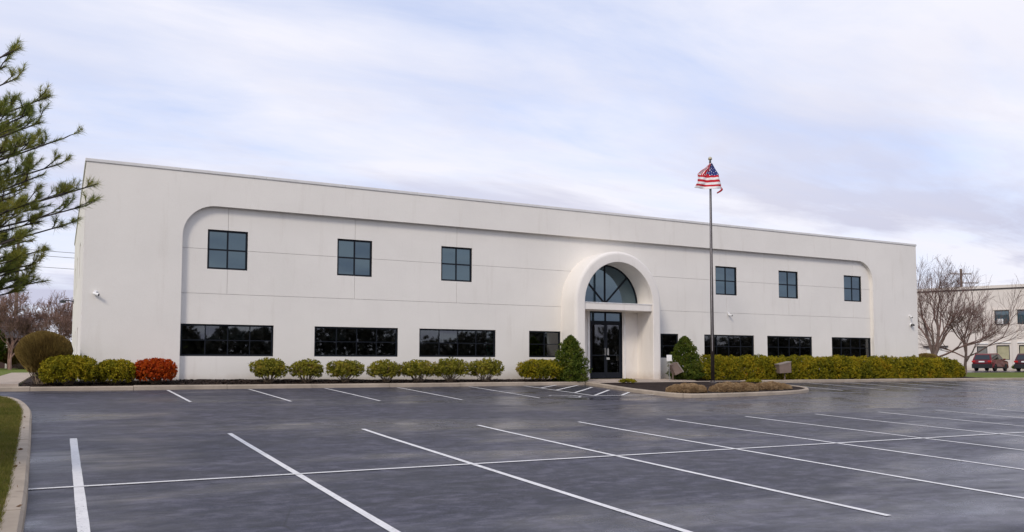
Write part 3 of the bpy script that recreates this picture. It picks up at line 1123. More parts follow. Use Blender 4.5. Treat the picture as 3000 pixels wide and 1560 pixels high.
# ---- portal: section swept along the arch
path = [(PCX, -0.6, -1, 0)]
sec = [(PRI, 0.06), (PRI, PY + .02), (PRI + .02, PY)]
for k in range(7):
    w = PI / 2 * k / 6
    sec.append((PRO - .16 + .16 * math.sin(w), PY + .16 - .16 * math.cos(w)))
sec.append((PRO, 0.02))
stations = []
for z in (-0.6, 1.2, 2.4):
    stations.append((PI, z))
na = 40
for k in range(na + 1):
    stations.append((PI - PI * k / na, None))
for z in (2.4, 1.2, -0.6):
    stations.append((0.0, z))
vs, fs = [], []
for (w, z) in stations:
    for (r, y) in sec:
        if z is None:
            vs.append((PCX + r * math.cos(w), y, PSP + r * math.sin(w)))
        else:
            vs.append((PCX + r * math.cos(w), y, z))
n = len(sec)
for i in range(len(stations) - 1):
    for j in range(n - 1):
        fs.append((i * n + j, i * n + j + 1, (i + 1) * n + j + 1, (i + 1) * n + j))
portal = MB().add(vs, fs).build('entrance_portal', 'stucco_portal', bld, True)
portal['label'] = 'projecting rounded arch of white stucco round the entrance'
try:
    portal.data.set_sharp_from_angle(angle=math.radians(40))
except Exception:
    pass
MB().box(PCX - PRI + .002, PCX + PRI - .002, PY + .07, .05, 3.055, 3.345, bev=.012).build('portal_ledge', 'stucco_portal', portal)
MB().box(PCX - PRI + .003, PCX + PRI - .003, PY + .05, .045, 3.347, 3.385, bev=.006).build('ledge_cap', 'white_sill', portal)
# wall either side of the door, behind the portal
panel('door_surround', PCX - PRI - .05, PCX + PRI + .05, -0.6, 3.06, [(DX0, DX1, -.7, 3.2)], y=-0.012, jd=.01, hd=.14, mat='stucco_portal', gap=0)
# white trim strips on both sides of the door
MB().box(23.32, 23.40, -.055, -.016, -.06, 3.05).build('door_trim', 'white_sill', bld)
MB().box(21.28, 21.36, -.055, -.016, -.06, 3.05).build('door_trim', 'white_sill', bld)

# arched window
yw = -0.03
zb = 3.388
mb = MB()
R0, R1 = PRI - .003, PRI - .075
na = 36
vs, fs = [], []
for k in range(na + 1):
    w = PI * k / na
    for r, y in ((R0, yw), (R0, yw + .06), (R1, yw + .06), (R1, yw)):
        vs.append((PCX + r * math.cos(w), y, zb + (r - .02) * math.sin(w)))
for k in range(na):
    for j in range(4):
        fs.append((k * 4 + j, k * 4 + (j + 1) % 4, (k + 1) * 4 + (j + 1) % 4, (k + 1) * 4 + j))
mb.add(vs, fs)
mb.box(PCX - R1, PCX + R1, yw, yw + .06, zb, zb + .06)
aw = mb.build('arched_window', 'window_metal', bld)
aw['label'] = 'half-round fan window above the entrance ledge'
for w in (PI / 4, PI / 2, 3 * PI / 4):
    c, s_ = math.cos(w), math.sin(w)
    hw = .038
    vs = []
    for y in (yw + .005, yw + .055):
        for r, q in ((0.02, -hw), (R1 + .02, -hw), (R1 + .02, hw), (0.02, hw)):
            vs.append((PCX + r * c - q * s_, y, zb + .03 + (r * s_ + q * c)))
    MB().add(vs, [(0, 1, 2, 3), (7, 6, 5, 4), (0, 4, 5, 1), (1, 5, 6, 2), (2, 6, 7, 3), (3, 7, 4, 0)]).build('mullion', 'window_metal', aw)
for a in range(4):
    w0, w1 = a * PI / 4, (a + 1) * PI / 4
    pts = [(PCX, yw + .03, zb + .03)] + [(PCX + R1 * math.cos(w), yw + .03, zb + (R1 - .0) * math.sin(w)) for w in np.linspace(w0, w1, 9)]
    MB().add(pts, [tuple(reversed(range(len(pts))))]).build('pane', 'tint_glass', aw)
MB().quad((PCX - 1.9, .2, 3.05), (PCX + 1.9, .2, 3.05), (PCX + 1.9, .2, 5.3), (PCX - 1.9, .2, 5.3)).build('upper_lining', 'interior_dark', bld)

# double door with a fanlight row
yd0 = 0.03
mb = MB()
TB = 2.57
mb.box(DX0, DX0 + .07, yd0, yd0 + .1, -.05, DTOP).box(DX1 - .07, DX1, yd0, yd0 + .1, -.05, DTOP)
mb.box(DX0 + .07, DX1 - .07, yd0, yd0 + .1, DTOP - .06, DTOP).box(DX0 + .07, DX1 - .07, yd0, yd0 + .1, TB - .04, TB + .05)
door = mb.build('door', 'window_metal', bld)
door['label'] = 'dark metal glazed double door under the portal'
xm = (DX0 + DX1) / 2
MB().box(xm - .03, xm + .03, yd0 + .01, yd0 + .09, TB + .05, DTOP - .06).build('mullion', 'window_metal', door)
for a, b in ((DX0 + .07, xm - .03), (xm + .03, DX1 - .07)):
    MB().box(a, b, yd0 + .045, yd0 + .055, TB + .05, DTOP - .06).build('pane', 'tint_glass', door)
for sgn, a, b in ((-1, DX0 + .075, xm - .004), (1, xm + .004, DX1 - .075)):
    f_ = MB()
    z0, z1 = -.03, TB - .045
    f_.box(a, a + .075, yd0 + .01, yd0 + .06, z0, z1).box(b - .075, b, yd0 + .01, yd0 + .06, z0, z1)
    f_.box(a + .075, b - .075, yd0 + .01, yd0 + .06, z0, z0 + .26).box(a + .075, b - .075, yd0 + .01, yd0 + .06, z1 - .09, z1)
    f_.box(a + .075, b - .075, yd0 + .015, yd0 + .055, 1.0, 1.045)
    f_.build('door_leaf', 'window_metal', door)
    MB().box(a + .075, b - .075, yd0 + .03, yd0 + .038, z0 + .26, z1 - .09).build('pane', 'smoked_glass', door)
    hx = xm + sgn * .085
    MB().tube([(hx, yd0 - .055, 1.02), (hx, yd0 - .055, 1.36)], .018, 8).tube([(hx, yd0 + .01, 1.06), (hx, yd0 - .055, 1.06)], .012, 6).tube([(hx, yd0 + .01, 1.32), (hx, yd0 - .055, 1.32)], .012, 6).build('handle', 'brushed_metal', door)
MB().box(xm + .05, xm + .16, yd0 - .012, yd0 + .009, 1.05, 1.32).build('lock_plate', 'brushed_metal', door)
MB().box(xm + .04, xm + .2, yd0 - .01, yd0 + .009, .82, .92).build('notice', 'blind', door)


# ------------------------------------------------------------------ wall fittings
def bullet_camera(x, y, z, label, az=0.5):
    t = thing('security_camera', label, 'camera', (x, y, z), 0, 'security cameras on the front wall', True)
    d = Vector((math.sin(az), -math.cos(az), -.25)).normalized()
    MB().lathe([(.055, 0), (.06, -.02), (.05, -.045)], (0, 0, 0), 'y', 14).build('mount', 'white_plastic', t)
    MB().tube([(0, -.04, 0), (0, -.1, -.02), tuple(Vector((0, -.1, -.06)))], .018, 8).build('arm', 'white_plastic', t)
    c = Vector((0, -.12, -.08))
    MB().tube([c - d * .09, c + d * .12], .045, 12).build('housing', 'white_plastic', t)
    MB().tube([c + d * .121, c + d * .13], .036, 12).build('lens', 'black_plastic', t)
    return t


bullet_camera(1.03, -.2, 3.10, 'white bullet camera high on the blank wall near the left corner', .9)
bullet_camera(29.88, 0, 3.17, 'small white camera between the storeys right of the flagpole', .2)
bullet_camera(43.75, -.2, 3.42, 'white bullet camera near the right corner of the building', -.6)
t = thing('wall_lamp', 'small dark-bottomed dome lamp below the camera at the right corner', 'wall lamp', (43.85, -.2, 2.9), 0, None, True)
MB().lathe([(.1, 0), (.1, -.03), (.075, -.06)], (0, 0, 0), 'y', 14).build('base', 'white_plastic', t)
MB().lathe([(.02, .06), (.09, .03), (.11, -.05), (.10, -.08)], (0, -.12, 0), 'z', 14).build('shade', 'black_plastic', t)
t = thing('wall_lamp', 'dark arm lamp sticking out of the left side wall', 'wall lamp', (XL, 20.0, 3.98), 0, None, True)
MB().box(-.03, 0, -.08, .08, -.12, .12).build('base', 'black_plastic', t)
MB().tube([(-.03, 0, 0), (-.3, 0, .06), (-.55, 0, .02)], .03, 8).build('arm', 'black_plastic', t)
MB().lathe([(.05, .08), (.16, .0), (.17, -.08), (.02, -.1)], (-.55, 0, 0), 'z', 14).build('shade', 'black_plastic', t)

# ------------------------------------------------------------------ flagpole and flag
PX, PYY = 24.74, -4.5
pz = isl_z(PX, PYY) - .02
t = thing('flagpole', 'tall bronze flagpole with a gold ball rising from the island bed', 'flagpole', (PX, PYY, pz))
MB().tube([(PX, PYY, pz), (PX, PYY, pz + 3), (PX, PYY, 9.42)], [.078, .072, .042], 16).build('pole', 'pole_bronze', t, True)
MB().lathe([(.17, 0), (.17, .05), (.12, .09), (.085, .16)], (PX, PYY, pz), 'z', 18).build('base_collar', 'pole_bronze', t)
MB().lathe([(.05, 9.42), (.055, 9.45), (.03, 9.49)], (PX, PYY, 0), 'z', 12).build('truck', 'black_plastic', t)
MB().lathe([(.02, 9.475)] + [(.088 * math.sin(w), 9.585 - .088 * math.cos(w)) for w in np.linspace(.3, PI - .05, 10)], (PX, PYY, 0), 'z', 16).build('ball', 'gold_ball', t, True)
MB().tube([(PX - .08, PYY - .07, 9.4), (PX - .085, PYY - .08, 5), (PX - .08, PYY - .08, 1.2)], .006, 5).build('halyard', 'flag_white', t)
# flag: cloth wrapped on itself, hanging and billowing across the pole towards the camera
nu, nv = 40, 54
camdir = Vector((math.cos(YAW), -math.sin(YAW), 0))     # across the view from the lot
out = Vector((-math.sin(YAW), -math.cos(YAW), 0))
edgeL = [(0, -.03), (.2, -.25), (.3, -.43), (.44, -.60), (.62, -.60), (.78, -.62), (.9, -.70), (1.0, -.76)]
edgeR = [(0, .05), (.2, .15), (.3, .21), (.44, .31), (.62, .34), (.8, .42), (1.0, .43)]
vs, fs, mi = [], [], []
for j in range(nv + 1):
    v_ = j / nv
    l_ = np.interp(v_, [e[0] for e in edgeL], [e[1] for e in edgeL])
    r_ = np.interp(v_, [e[0] for e in edgeR], [e[1] for e in edgeR])
    for i in range(nu + 1):
        u_ = i / nu
        s_ = l_ + (r_ - l_) * u_
        dep = .12 + .06 * math.sin(u_ * 8 + v_ * 2.0) * (0.35 + v_) + .05 * math.sin(u_ * 19 + v_ * 4) * (1 - .75 * v_) + .06 * v_
        zz = 9.36 - 1.13 * v_ + .018 * math.sin(u_ * 6 + 1) * v_ - .01 * s_
        p = Vector((PX, PYY, zz)) + camdir * s_ + out * dep
        vs.append(tuple(p))
for j in range(nv):
    for i in range(nu):
        a = j * (nu + 1) + i
        fs.append((a, a + 1, a + nu + 2, a + nu + 1))
        v_, u_ = (j + .5) / nv, (i + .5) / nu
        if v_ < .475:
            edge = .53 + .09 * math.sin(v_ * 30)
            if u_ > edge:
                star = (int(v_ * 26 + (i % 2)) % 3 == 0 and i % 5 == 2)
                mi.append(1 if star else 2)
            else:
                k = int(u_ * 13 + 1.4 * v_ * math.sin(u_ * 30))
                mi.append(0 if k % 2 == 0 else 1)
        else:
            mi.append(0 if int((v_ - .475) / .525 * 6.0) % 2 == 0 else 1)
me = bpy.data.meshes.new('flag')
me.from_pydata(vs, [], fs)
fl = link('flag', me, ['flag_red', 'flag_white', 'flag_blue'], None, True)
me.polygons.foreach_set('material_index', np.array(mi, np.int32))
# tail that has curled under the fly end, in the same cloth
tv, tf = [], []
for j in range(9):
    q = j / 8
    for s_ in (0, 1):
        p = Vector((PX, PYY, 8.30 - .27 * q + (.11 if s_ else 0) * (1 - .45 * q))) + camdir * (.44 + .15 * math.sin(q * 3.0) - .20 * q - .10 * s_ * (1 - q)) + out * (.12 + .05 * math.sin(q * 5))
        tv.append(tuple(p))
for j in range(8):
    tf.append((2 * j, 2 * j + 1, 2 * j + 3, 2 * j + 2))
bm_v = len(me.vertices)
tail = bpy.data.meshes.new('flag_tail')
tail.from_pydata(tv, [], tf)
tag(fl, 'red, white and blue striped flag wrapped round the top of the flagpole', 'flag')
tl_o = link('curled_corner', tail, 'flag_red', fl, True)
for o in (fl, tl_o):
    md = o.modifiers.new('thick', 'SOLIDIFY')
    md.thickness = 0.006


# ------------------------------------------------------------------ fixtures by the island
def floodlight(label, x, y, z, hx, rz, tilt, w=.66, h=.44, dp=.36, post=.45):
    t = thing('floodlight', label, 'floodlight', (x, y, z), rz, 'brown floodlights by the entrance', True)
    MB().tube([(0, 0, -.05), (0, 0, post)], .035, 10).build('post', 'post_wood', t)
    M = Matrix.Translation((hx, 0, post)) @ Matrix.Rotation(tilt, 4, 'Y')
    vs = [M @ Vector(p) for p in ((-w / 2, -dp / 2, -.03), (w / 2, -dp / 2, -.03), (w / 2, dp / 2, -.03), (-w / 2, dp / 2, -.03),
                                  (-w / 2, -dp / 2 - .02, h - .1), (w / 2, -dp / 2 - .02, h), (w / 2, dp / 2 + .02, h), (-w / 2, dp / 2 + .02, h - .1))]
    hd = MB().add(vs, [(3, 2, 1, 0), (4, 5, 6, 7), (0, 1, 5, 4), (1, 2, 6, 5), (2, 3, 7, 6), (3, 0, 4, 7)]).build('lamp_head', 'flood_brown', t)
    vs2 = []
    for p in ((-w / 2 - .015, -dp / 2 - .035, h - .095), (w / 2 + .015, -dp / 2 - .035, h + .005), (w / 2 + .015, dp / 2 + .035, h + .005), (-w / 2 - .015, dp / 2 + .035, h - .095)):
        vs2.append(M @ Vector(p))
    vs2 += [M @ (M.inverted() @ q + Vector((0, 0, .05))) for q in vs2]
    MB().add(vs2, [(3, 2, 1, 0), (4, 5, 6, 7), (0, 1, 5, 4), (1, 2, 6, 5), (2, 3, 7, 6), (3, 0, 4, 7)]).build('rim', 'flood_edge', hd)
    return t


floodlight('brown box floodlight on a thin post in front of the long hedge', 31.6, -2.05, float(ktop(31.6)) - .05, -.06, -.35, -.06, .62, .47, .45, .42)
floodlight('tilted brown box floodlight beside the right pier of the portal', 24.98, -1.55, -.10, -.02, -.3, 1.15, .5, .34, .4, .45)
t = thing('small_sign', 'small white blank-looking sign on a thin post before the right conifer', 'sign', (24.46, -1.93, -.12), -.45, None, True)
MB().tube([(0, 0, -.05), (0, 0, 1.12)], .016, 8).build('post', 'brushed_metal', t)
MB().box(-.12, .12, -.03, -.016, .88, 1.16, bev=.004).build('sign_plate', 'white_plastic', t)


# ------------------------------------------------------------------ foliage
def leaf_mesh(name, P, size, out_dir=None, tilt=0.9, aspect=0.55):
    """leaf rhombs centred on P (n,3)"""
    n = len(P)
    d = rng.normal(0, 1, (n, 3))
    if out_dir is not None:
        d = d * tilt + out_dir * 0.45
    d /= np.linalg.norm(d, axis=1)[:, None] + 1e-9
    e = np.cross(d, rng.normal(0, 1, (n, 3)))
    e /= np.linalg.norm(e, axis=1)[:, None] + 1e-9
    s = (size * rng.uniform(.6, 1.35, n))[:, None]          # size may differ from leaf to leaf
    V = np.stack([P - d * s * .5, P + e * s * aspect * .5, P + d * s * .5, P - e * s * aspect * .5], 1).reshape(-1, 3)
    return mesh_np(name, V, np.arange(4 * n).reshape(-1, 4))


def clump(P, keep, k, sigma, share=.8):
    """gather most leaves into k sprays so that hollows open between them"""
    n = len(P)
    c = P[rng.choice(np.flatnonzero(keep), k, replace=False)]
    out = P.copy()
    idx = np.flatnonzero(keep & (rng.uniform(0, 1, n) < share))
    # nearest spray centre, found in slices to keep memory small
    for a in range(0, len(idx), 4000):
        q = idx[a:a + 4000]
        d = ((P[q][:, None, :] - c[None]) ** 2).sum(2)
        j = d.argmin(1)
        out[q] = c[j] + (P[q] - c[j]) * .55 + rng.normal(0, sigma, (len(q), 3)) * .5
        out[q] += (P[q] - P[q].mean(0)) * 0
    return out


def lumpy(u, seed, amp):
    """smooth random radius factor on unit directions u"""
    r = np.random.default_rng(seed)
    f = np.zeros(len(u))
    for k in range(9):
        a = r.normal(0, 1, 3) * (2.0 + k * .9)
        f += np.sin(u @ a + r.uniform(0, 6.28)) / (1.6 + k * .5)
    return 1 + amp * f / 2.2


def dirs(n, zmin=-1.0):
    u = rng.normal(0, 1, (int(n * 2.6) + 20, 3))
    u /= np.linalg.norm(u, axis=1)[:, None]
    u = u[u[:, 2] > zmin][:n]
    return u


def shrub(name, label, cat, x, y, z, rx, ry, h, mat, group=None, stems=True, nleaf=4200, size=.055, foot=.12, zlow=-.75, amp=.10, boxy=1.0, shell=.30, stem_mat='stem_pale', seed=None):
    seed = seed or random.randint(1, 9999)
    t = thing(name, label, cat, (x, y, z), 0, group)
    cz = z + foot + (h - foot) * .5
    rz_ = (h - foot) * .5
    u = dirs(nleaf, zlow)
    f = lumpy(u, seed, amp)
    up = u
    if boxy != 1.0:
        pw = 2 / boxy
        up = u / ((np.abs(u) ** pw).sum(1) ** (1 / pw))[:, None]
    rad = (1 - shell * rng.uniform(0, 1, len(u)) ** 1.8) * f
    # sprigs that stand proud
    pr = rng.uniform(0, 1, len(u)) > .9
    deep = rng.uniform(0, 1, len(u)) < .22
    rad[deep] *= rng.uniform(.45, .85, deep.sum())
    rad[pr] *= rng.uniform(1.0, 1.09, pr.sum())
    P = np.stack([x + up[:, 0] * rx * rad, y + up[:, 1] * ry * rad, cz + up[:, 2] * rz_ * rad], 1)
    P = clump(P, ~deep, max(40, nleaf // 42), .03)
    nrm = u * np.array([1 / rx, 1 / ry, 1 / rz_])
    nrm /= np.linalg.norm(nrm, axis=1)[:, None]
    nrm[:, 2] += .35
    szs = np.where(deep, size * 2.3, size * 1.12)
    link('foliage', leaf_mesh('foliage', P, szs, nrm, aspect=.62), mat, t)
    if stems:
        mb = MB()
        ns = 26
        for k in range(ns):
            a = 2 * PI * k / ns + random.uniform(-.2, .2)
            rr_ = random.uniform(.35, .86)
            e = Vector((x + math.cos(a) * rx * rr_, y + math.sin(a) * ry * rr_, cz + rz_ * random.uniform(-.25, .55)))
            b0 = Vector((x + random.gauss(0, .06), y + random.gauss(0, .05), z - .03))
            mid = b0.lerp(e, .45) + Vector((random.gauss(0, .03), random.gauss(0, .03), -.05 + random.gauss(0, .02)))
            mb.tube([b0, mid, e], [.017, .012, .005], 4, False)
            for _ in range(2):
                e2 = e + Vector((random.gauss(0, .14), random.gauss(0, .14), random.uniform(.0, .18)))
                mb.tube([mid.lerp(e, .5), e2], [.009, .004], 3, False)
        mb.build('stems', stem_mat, t)
    return t


def bedz(x, y=-1.2):
    return float(bed_h(np.array(x), np.array(y)))


# left of the recess
shrub('clipped_shrub', 'wide yellow-green clipped shrub nearest the left corner of the building', 'shrub', .30, -1.35, bedz(.3) - .02, .86, .80, .98, 'leaf_yellowgreen', 'clipped shrubs at the left corner', nleaf=9000, foot=.04, boxy=.72, amp=.06, size=.06)
shrub('clipped_shrub', 'smaller yellow-green clipped shrub between the wide one and the red one', 'shrub', 1.66, -1.25, bedz(1.6) - .02, .62, .66, .84, 'leaf_yellowgreen', 'clipped shrubs at the left corner', nleaf=6500, foot=.04, boxy=.72, amp=.06, size=.06)
shrub('clipped_shrub', 'rust-red clipped shrub by the left edge of the wall recess', 'shrub', 2.88, -1.25, bedz(2.9) - .02, .68, .66, .86, 'leaf_red', 'clipped shrubs at the left corner', nleaf=7000, foot=.05, boxy=.74, amp=.07, size=.06)
# seven round shrubs
RS = [(6.02, 7.36, .84), (7.45, 8.72, .79), (8.79, 10.27, .80), (10.42, 11.82, .75), (11.68, 13.22, .79), (13.0, 14.8, .86), (14.62, 16.33, .83)]
WORDS = ['first round olive shrub counting from the red shrub, standing alone', 'second round olive shrub from the red shrub, below the gap between two windows',
         'third round olive shrub from the red shrub, the widest of the free-standing three', 'leftmost of the four touching round olive shrubs under the third window',
         'second from the left of the four touching round olive shrubs', 'tallest of the four touching round olive shrubs, third from the left',
         'rightmost of the four touching round olive shrubs, nearest the door']
for (a, b, zt), w in zip(RS, WORDS):
    xx = (a + b) / 2
    z0 = bedz(xx) - .01
    shrub('round_shrub', w, 'shrub', xx, -1.2 + random.gauss(0, .04), z0, (b - a) / 2 * 1.03, random.uniform(.56, .7), zt - z0 + .02, 'leaf_round', 'round shrubs along the front wall', nleaf=4300, size=.060, foot=.12, zlow=-.78, amp=.17, shell=.48)
shrub('clipped_shrub', 'broad dark olive shrub left of the entrance beside the conifer', 'shrub', 18.05, -1.25, bedz(18.05) - .03, 1.03, .74, .96, 'leaf_hedge', None, nleaf=8500, foot=.05, boxy=.75, amp=.08, size=.06)


def conifer(label, x, y, z, r, h, seed):
    t = thing('dwarf_conifer', label, 'conifer', (x, y, z), 0, 'dwarf conifers flanking the entrance')
    n = 13000
    v = rng.uniform(0, 1, n) ** 1.25
    prof = np.interp(v, [0, .06, .2, .4, .6, .8, .92, 1.0], [.82, .96, 1.0, .92, .77, .55, .34, .08])
    a = rng.uniform(0, 2 * PI, n)
    tier = .93 + .10 * np.sin(v * 30 + np.sin(a * 3 + seed) * 1.2 + seed)
    lob = 1 + .09 * np.sin(a * 5 + v * 9 + seed) + .06 * np.sin(a * 11 - v * 17)
    deep = rng.uniform(0, 1, n) < .2
    rad = r * prof * tier * lob * (1 - .3 * rng.uniform(0, 1, n) ** 2) * np.where(deep, rng.uniform(.4, .8, n), 1)
    P = np.stack([x + np.cos(a) * rad, y + np.sin(a) * rad, z + .02 + v * h + .03 * np.sin(a * 7 + v * 20)], 1)
    P = clump(P, ~deep, 330, .03)
    nrm = np.stack([np.cos(a), np.sin(a), np.full(n, .5)], 1)
    link('foliage', leaf_mesh('foliage', P, np.where(deep, .15, .062), nrm, .8, .55), 'leaf_conifer', t)
    MB().tube([(x, y, z - .05), (x, y, z + h * .9)], [.06, .012], 7).build('trunk', 'bark', t)
    return t


conifer('dense dark green dwarf conifer left of the entrance portal', 19.38, -1.55, bedz(19.0) - .03, .86, 1.93, 1.0)
conifer('dense green dwarf conifer right of the portal at the end of the hedge', 26.0, -1.2, -.10, .86, 1.98, 4.2)

# long hedge
hx0, hx1 = 26.9, 47.1
t = thing('hedge', 'long clipped yellow-green hedge under the right-hand windows', 'hedge', (37, -1.1, bedz(37, -1.1)))
n = 80000
s = rng.uniform(0, 1, n)
X = hx0 + (hx1 - hx0) * s
a = rng.uniform(-.25, PI + .25, n)
endt = np.minimum(1, np.sqrt(np.clip((X - hx0) / .5, 0, 1))) * np.sqrt(np.clip(1 - np.clip((X - (hx1 - 2.4)) / 2.4, 0, 1) ** 2.6, 0.0, 1))
topz = 1.03 + .03 * np.sin(X * 2.1) + .02 * np.sin(X * 5.3 + 1) + .02 * np.sin(X * 11) - np.clip(X - 38, 0, 9) * .007
wv = .72 + .05 * np.sin(X * 1.7 + .5) + .04 * np.sin(X * 4.9)
ca, sa = np.cos(a), np.sin(a)
sup = (np.abs(ca) ** 3.4 + np.abs(sa) ** 3.4) ** (-1 / 3.4)
cx, sx = ca * sup, sa * sup
rad = (1 - .22 * rng.uniform(0, 1, n) ** 1.7)
deep = rng.uniform(0, 1, n) < .2
rad[deep] *= rng.uniform(.5, .85, deep.sum())
zb0 = bed_h(X, -1.1 + 0 * X)
hgt = (topz - zb0) * (.35 + .65 * endt)
wid = wv * (.25 + .75 * endt)
lob = 1 + .05 * np.sin(X * 7.3 + a * 2) + .04 * np.sin(X * 13.1 - a * 3)
P = np.stack([X, -1.1 + cx * wid * rad * lob, zb0 + .14 + np.clip(sx, -.2, 1) * (hgt - .14) * rad * lob], 1)
out_ = np.array([0, -.35, .35])
bumps = .5 + .5 * np.sin(X * 5.3 + 2 * np.sin(a * 2.0 + X)) * np.sin(a * 5 + X * 1.7)
P[:, 1:] -= (P[:, 1:] - np.stack([0 * X - 1.1, zb0 + .5], 1)) * (.13 * bumps * (~deep))[:, None]
for lo_ in np.arange(hx0, hx1, 2.6):
    q_ = np.flatnonzero((X >= lo_) & (X < lo_ + 2.6))
    P[q_] = clump(P[q_], ~deep[q_], 260, .03)
P += rng.normal(0, .010, P.shape)
nrm = np.stack([np.where(X > hx1 - 1, .8, 0), cx, sx + .3], 1)
link('foliage', leaf_mesh('foliage', P, np.where(deep, .17, .072), nrm, aspect=.62), 'leaf_hedge', t)
mb = MB()
for k in range(150):
    xx = hx0 + .2 + (hx1 - hx0 - .7) * k / 150 + random.gauss(0, .05)
    yy = -1.1 + random.gauss(0, .2)
    z0 = bedz(xx, yy)
    mb.tube([(xx, yy, z0 - .04), (xx + random.gauss(0, .1), yy + random.gauss(0, .1), z0 + .6)], [.018, .006], 4, False)
tag(mb.build('stems', 'stem_pale', t), kind='stuff')


def twig_shrub(name, label, x, y, z, r, h, n, mat, group=None, wid=.010):
    """leafless many-stemmed bush clipped to an egg shape"""
    t = thing(name, label, 'shrub', (x, y, z), 0, group)
    V, F = [], []
    u = dirs(n, -.55)
    f = lumpy(u, random.randint(1, 999), .06)
    e = np.stack([x + u[:, 0] * r * f, y + u[:, 1] * r * f, z + h * .56 + u[:, 2] * h * .44 * f], 1)
    vz = (e[:, 2] - z) / h
    sc = np.interp(vz, [0, .25, .6, .85, 1.05], [.62, .82, 1.05, 1.08, .85])
    e[:, 0] = x + (e[:, 0] - x) * sc
    e[:, 1] = y + (e[:, 1] - y) * sc
    inner = rng.uniform(.45, .8, n)[:, None]
    b0 = np.array([x, y, z + .1]) + rng.normal(0, .12, (n, 3)) * np.array([1, 1, .3])
    bs = b0 + (e - b0) * inner
    side = np.cross(e - bs, rng.normal(0, 1, (n, 3)))
    side /= np.linalg.norm(side, axis=1)[:, None] + 1e-9
    w = wid * rng.uniform(.6, 1.3, n)[:, None]
    V = np.stack([bs - side * w, bs + side * w, e + side * w * .4, e - side * w * .4], 1).reshape(-1, 3)
    link('foliage', mesh_np('twigs', V, np.arange(4 * n).reshape(-1, 4)), mat, t)
    mb = MB()
    for k in range(60):
        p = Vector(b0[k]); q = Vector(bs[k])
        p.z = z - .04
        mb.tube([p, p.lerp(q, .5) + Vector((random.gauss(0, .03), random.gauss(0, .03), -.04)), q], [.018, .012, .006], 4, False)
    mb.build('stems', 'stem_pale', t)
    return t


twig_shrub('bare_shrub', 'tall egg-shaped olive-brown twiggy shrub at the left corner of the building', -.42, -.75, float(basez(-.4)), .80, 1.72, 9000, 'twig_olive')
twig_shrub('bare_shrub', 'low dark bare shrub behind the right end of the hedge', 52.0, 4.6, float(basez(52)), .95, 1.5, 3500, 'twig_olive', wid=.018)

# tan grass mounds on the island
CL = [(18.98, 20.95, -8.28, 0.30), (21.0, 23.55, -8.25, .33), (23.75, 26.35, -7.55, .30)]
CLW = ['left tan mound of dormant grass on the island by the kerb corner', 'middle tan mound of dormant grass on the island, the longest', 'right tan mound of dormant grass tapering to the island tip']
for ci, ((a, b, yy, hh), w) in enumerate(zip(CL, CLW)):
    a += .25
    cx = (a + b) / 2
    z0 = isl_z(cx, yy) - .03
    t = thing('dormant_grass', w, 'ornamental grass', (cx, yy, z0), 0, 'tan grass mounds on the island')
    n = 9000
    s = rng.uniform(-1, 1, n)
    aa_ = rng.uniform(0, PI, n)
    endt = np.sqrt(np.clip(1 - np.abs(s) ** 5, 0.02, 1))
    if ci == 2:
        endt *= np.interp(s, [-1, 0.0, 1], [1, .95, .55])
    X = cx + s * (b - a) / 2
    Yc = yy + (np.interp(s, [-1, 1], [-.03, .03]) if ci < 2 else np.interp(s, [-1, 1], [-.22, .22]))
    wob = 1 + .07 * np.sin(X * 6 + ci) + .06 * np.sin(X * 15 + aa_ * 2)
    rad = (1 - .3 * rng.uniform(0, 1, n) ** 2) * wob
    P = np.stack([X, Yc + np.cos(aa_) * .40 * endt * rad, z0 + np.sin(aa_) ** .7 * hh * endt * rad], 1)
    nrm = np.stack([0 * X, np.cos(aa_), np.sin(aa_) + .3], 1)
    link('foliage', leaf_mesh('foliage', P, .075, nrm, .9, .22), 'leaf_tan', t)
# two small tufts in the bed
for (x_, y_, w) in ((20.9, -3.6, 'low yellow-green tuft in the mulch left of the flagpole'), (27.4, -4.2, 'low yellow-green tuft in the mulch right of the flagpole')):
    shrub('grass_tuft', w, 'tuft', x_, y_, isl_z(x_, y_) - .03, .42, .3, .2, 'leaf_yellowgreen', None, False, 700, .06, 0.0, -.2)


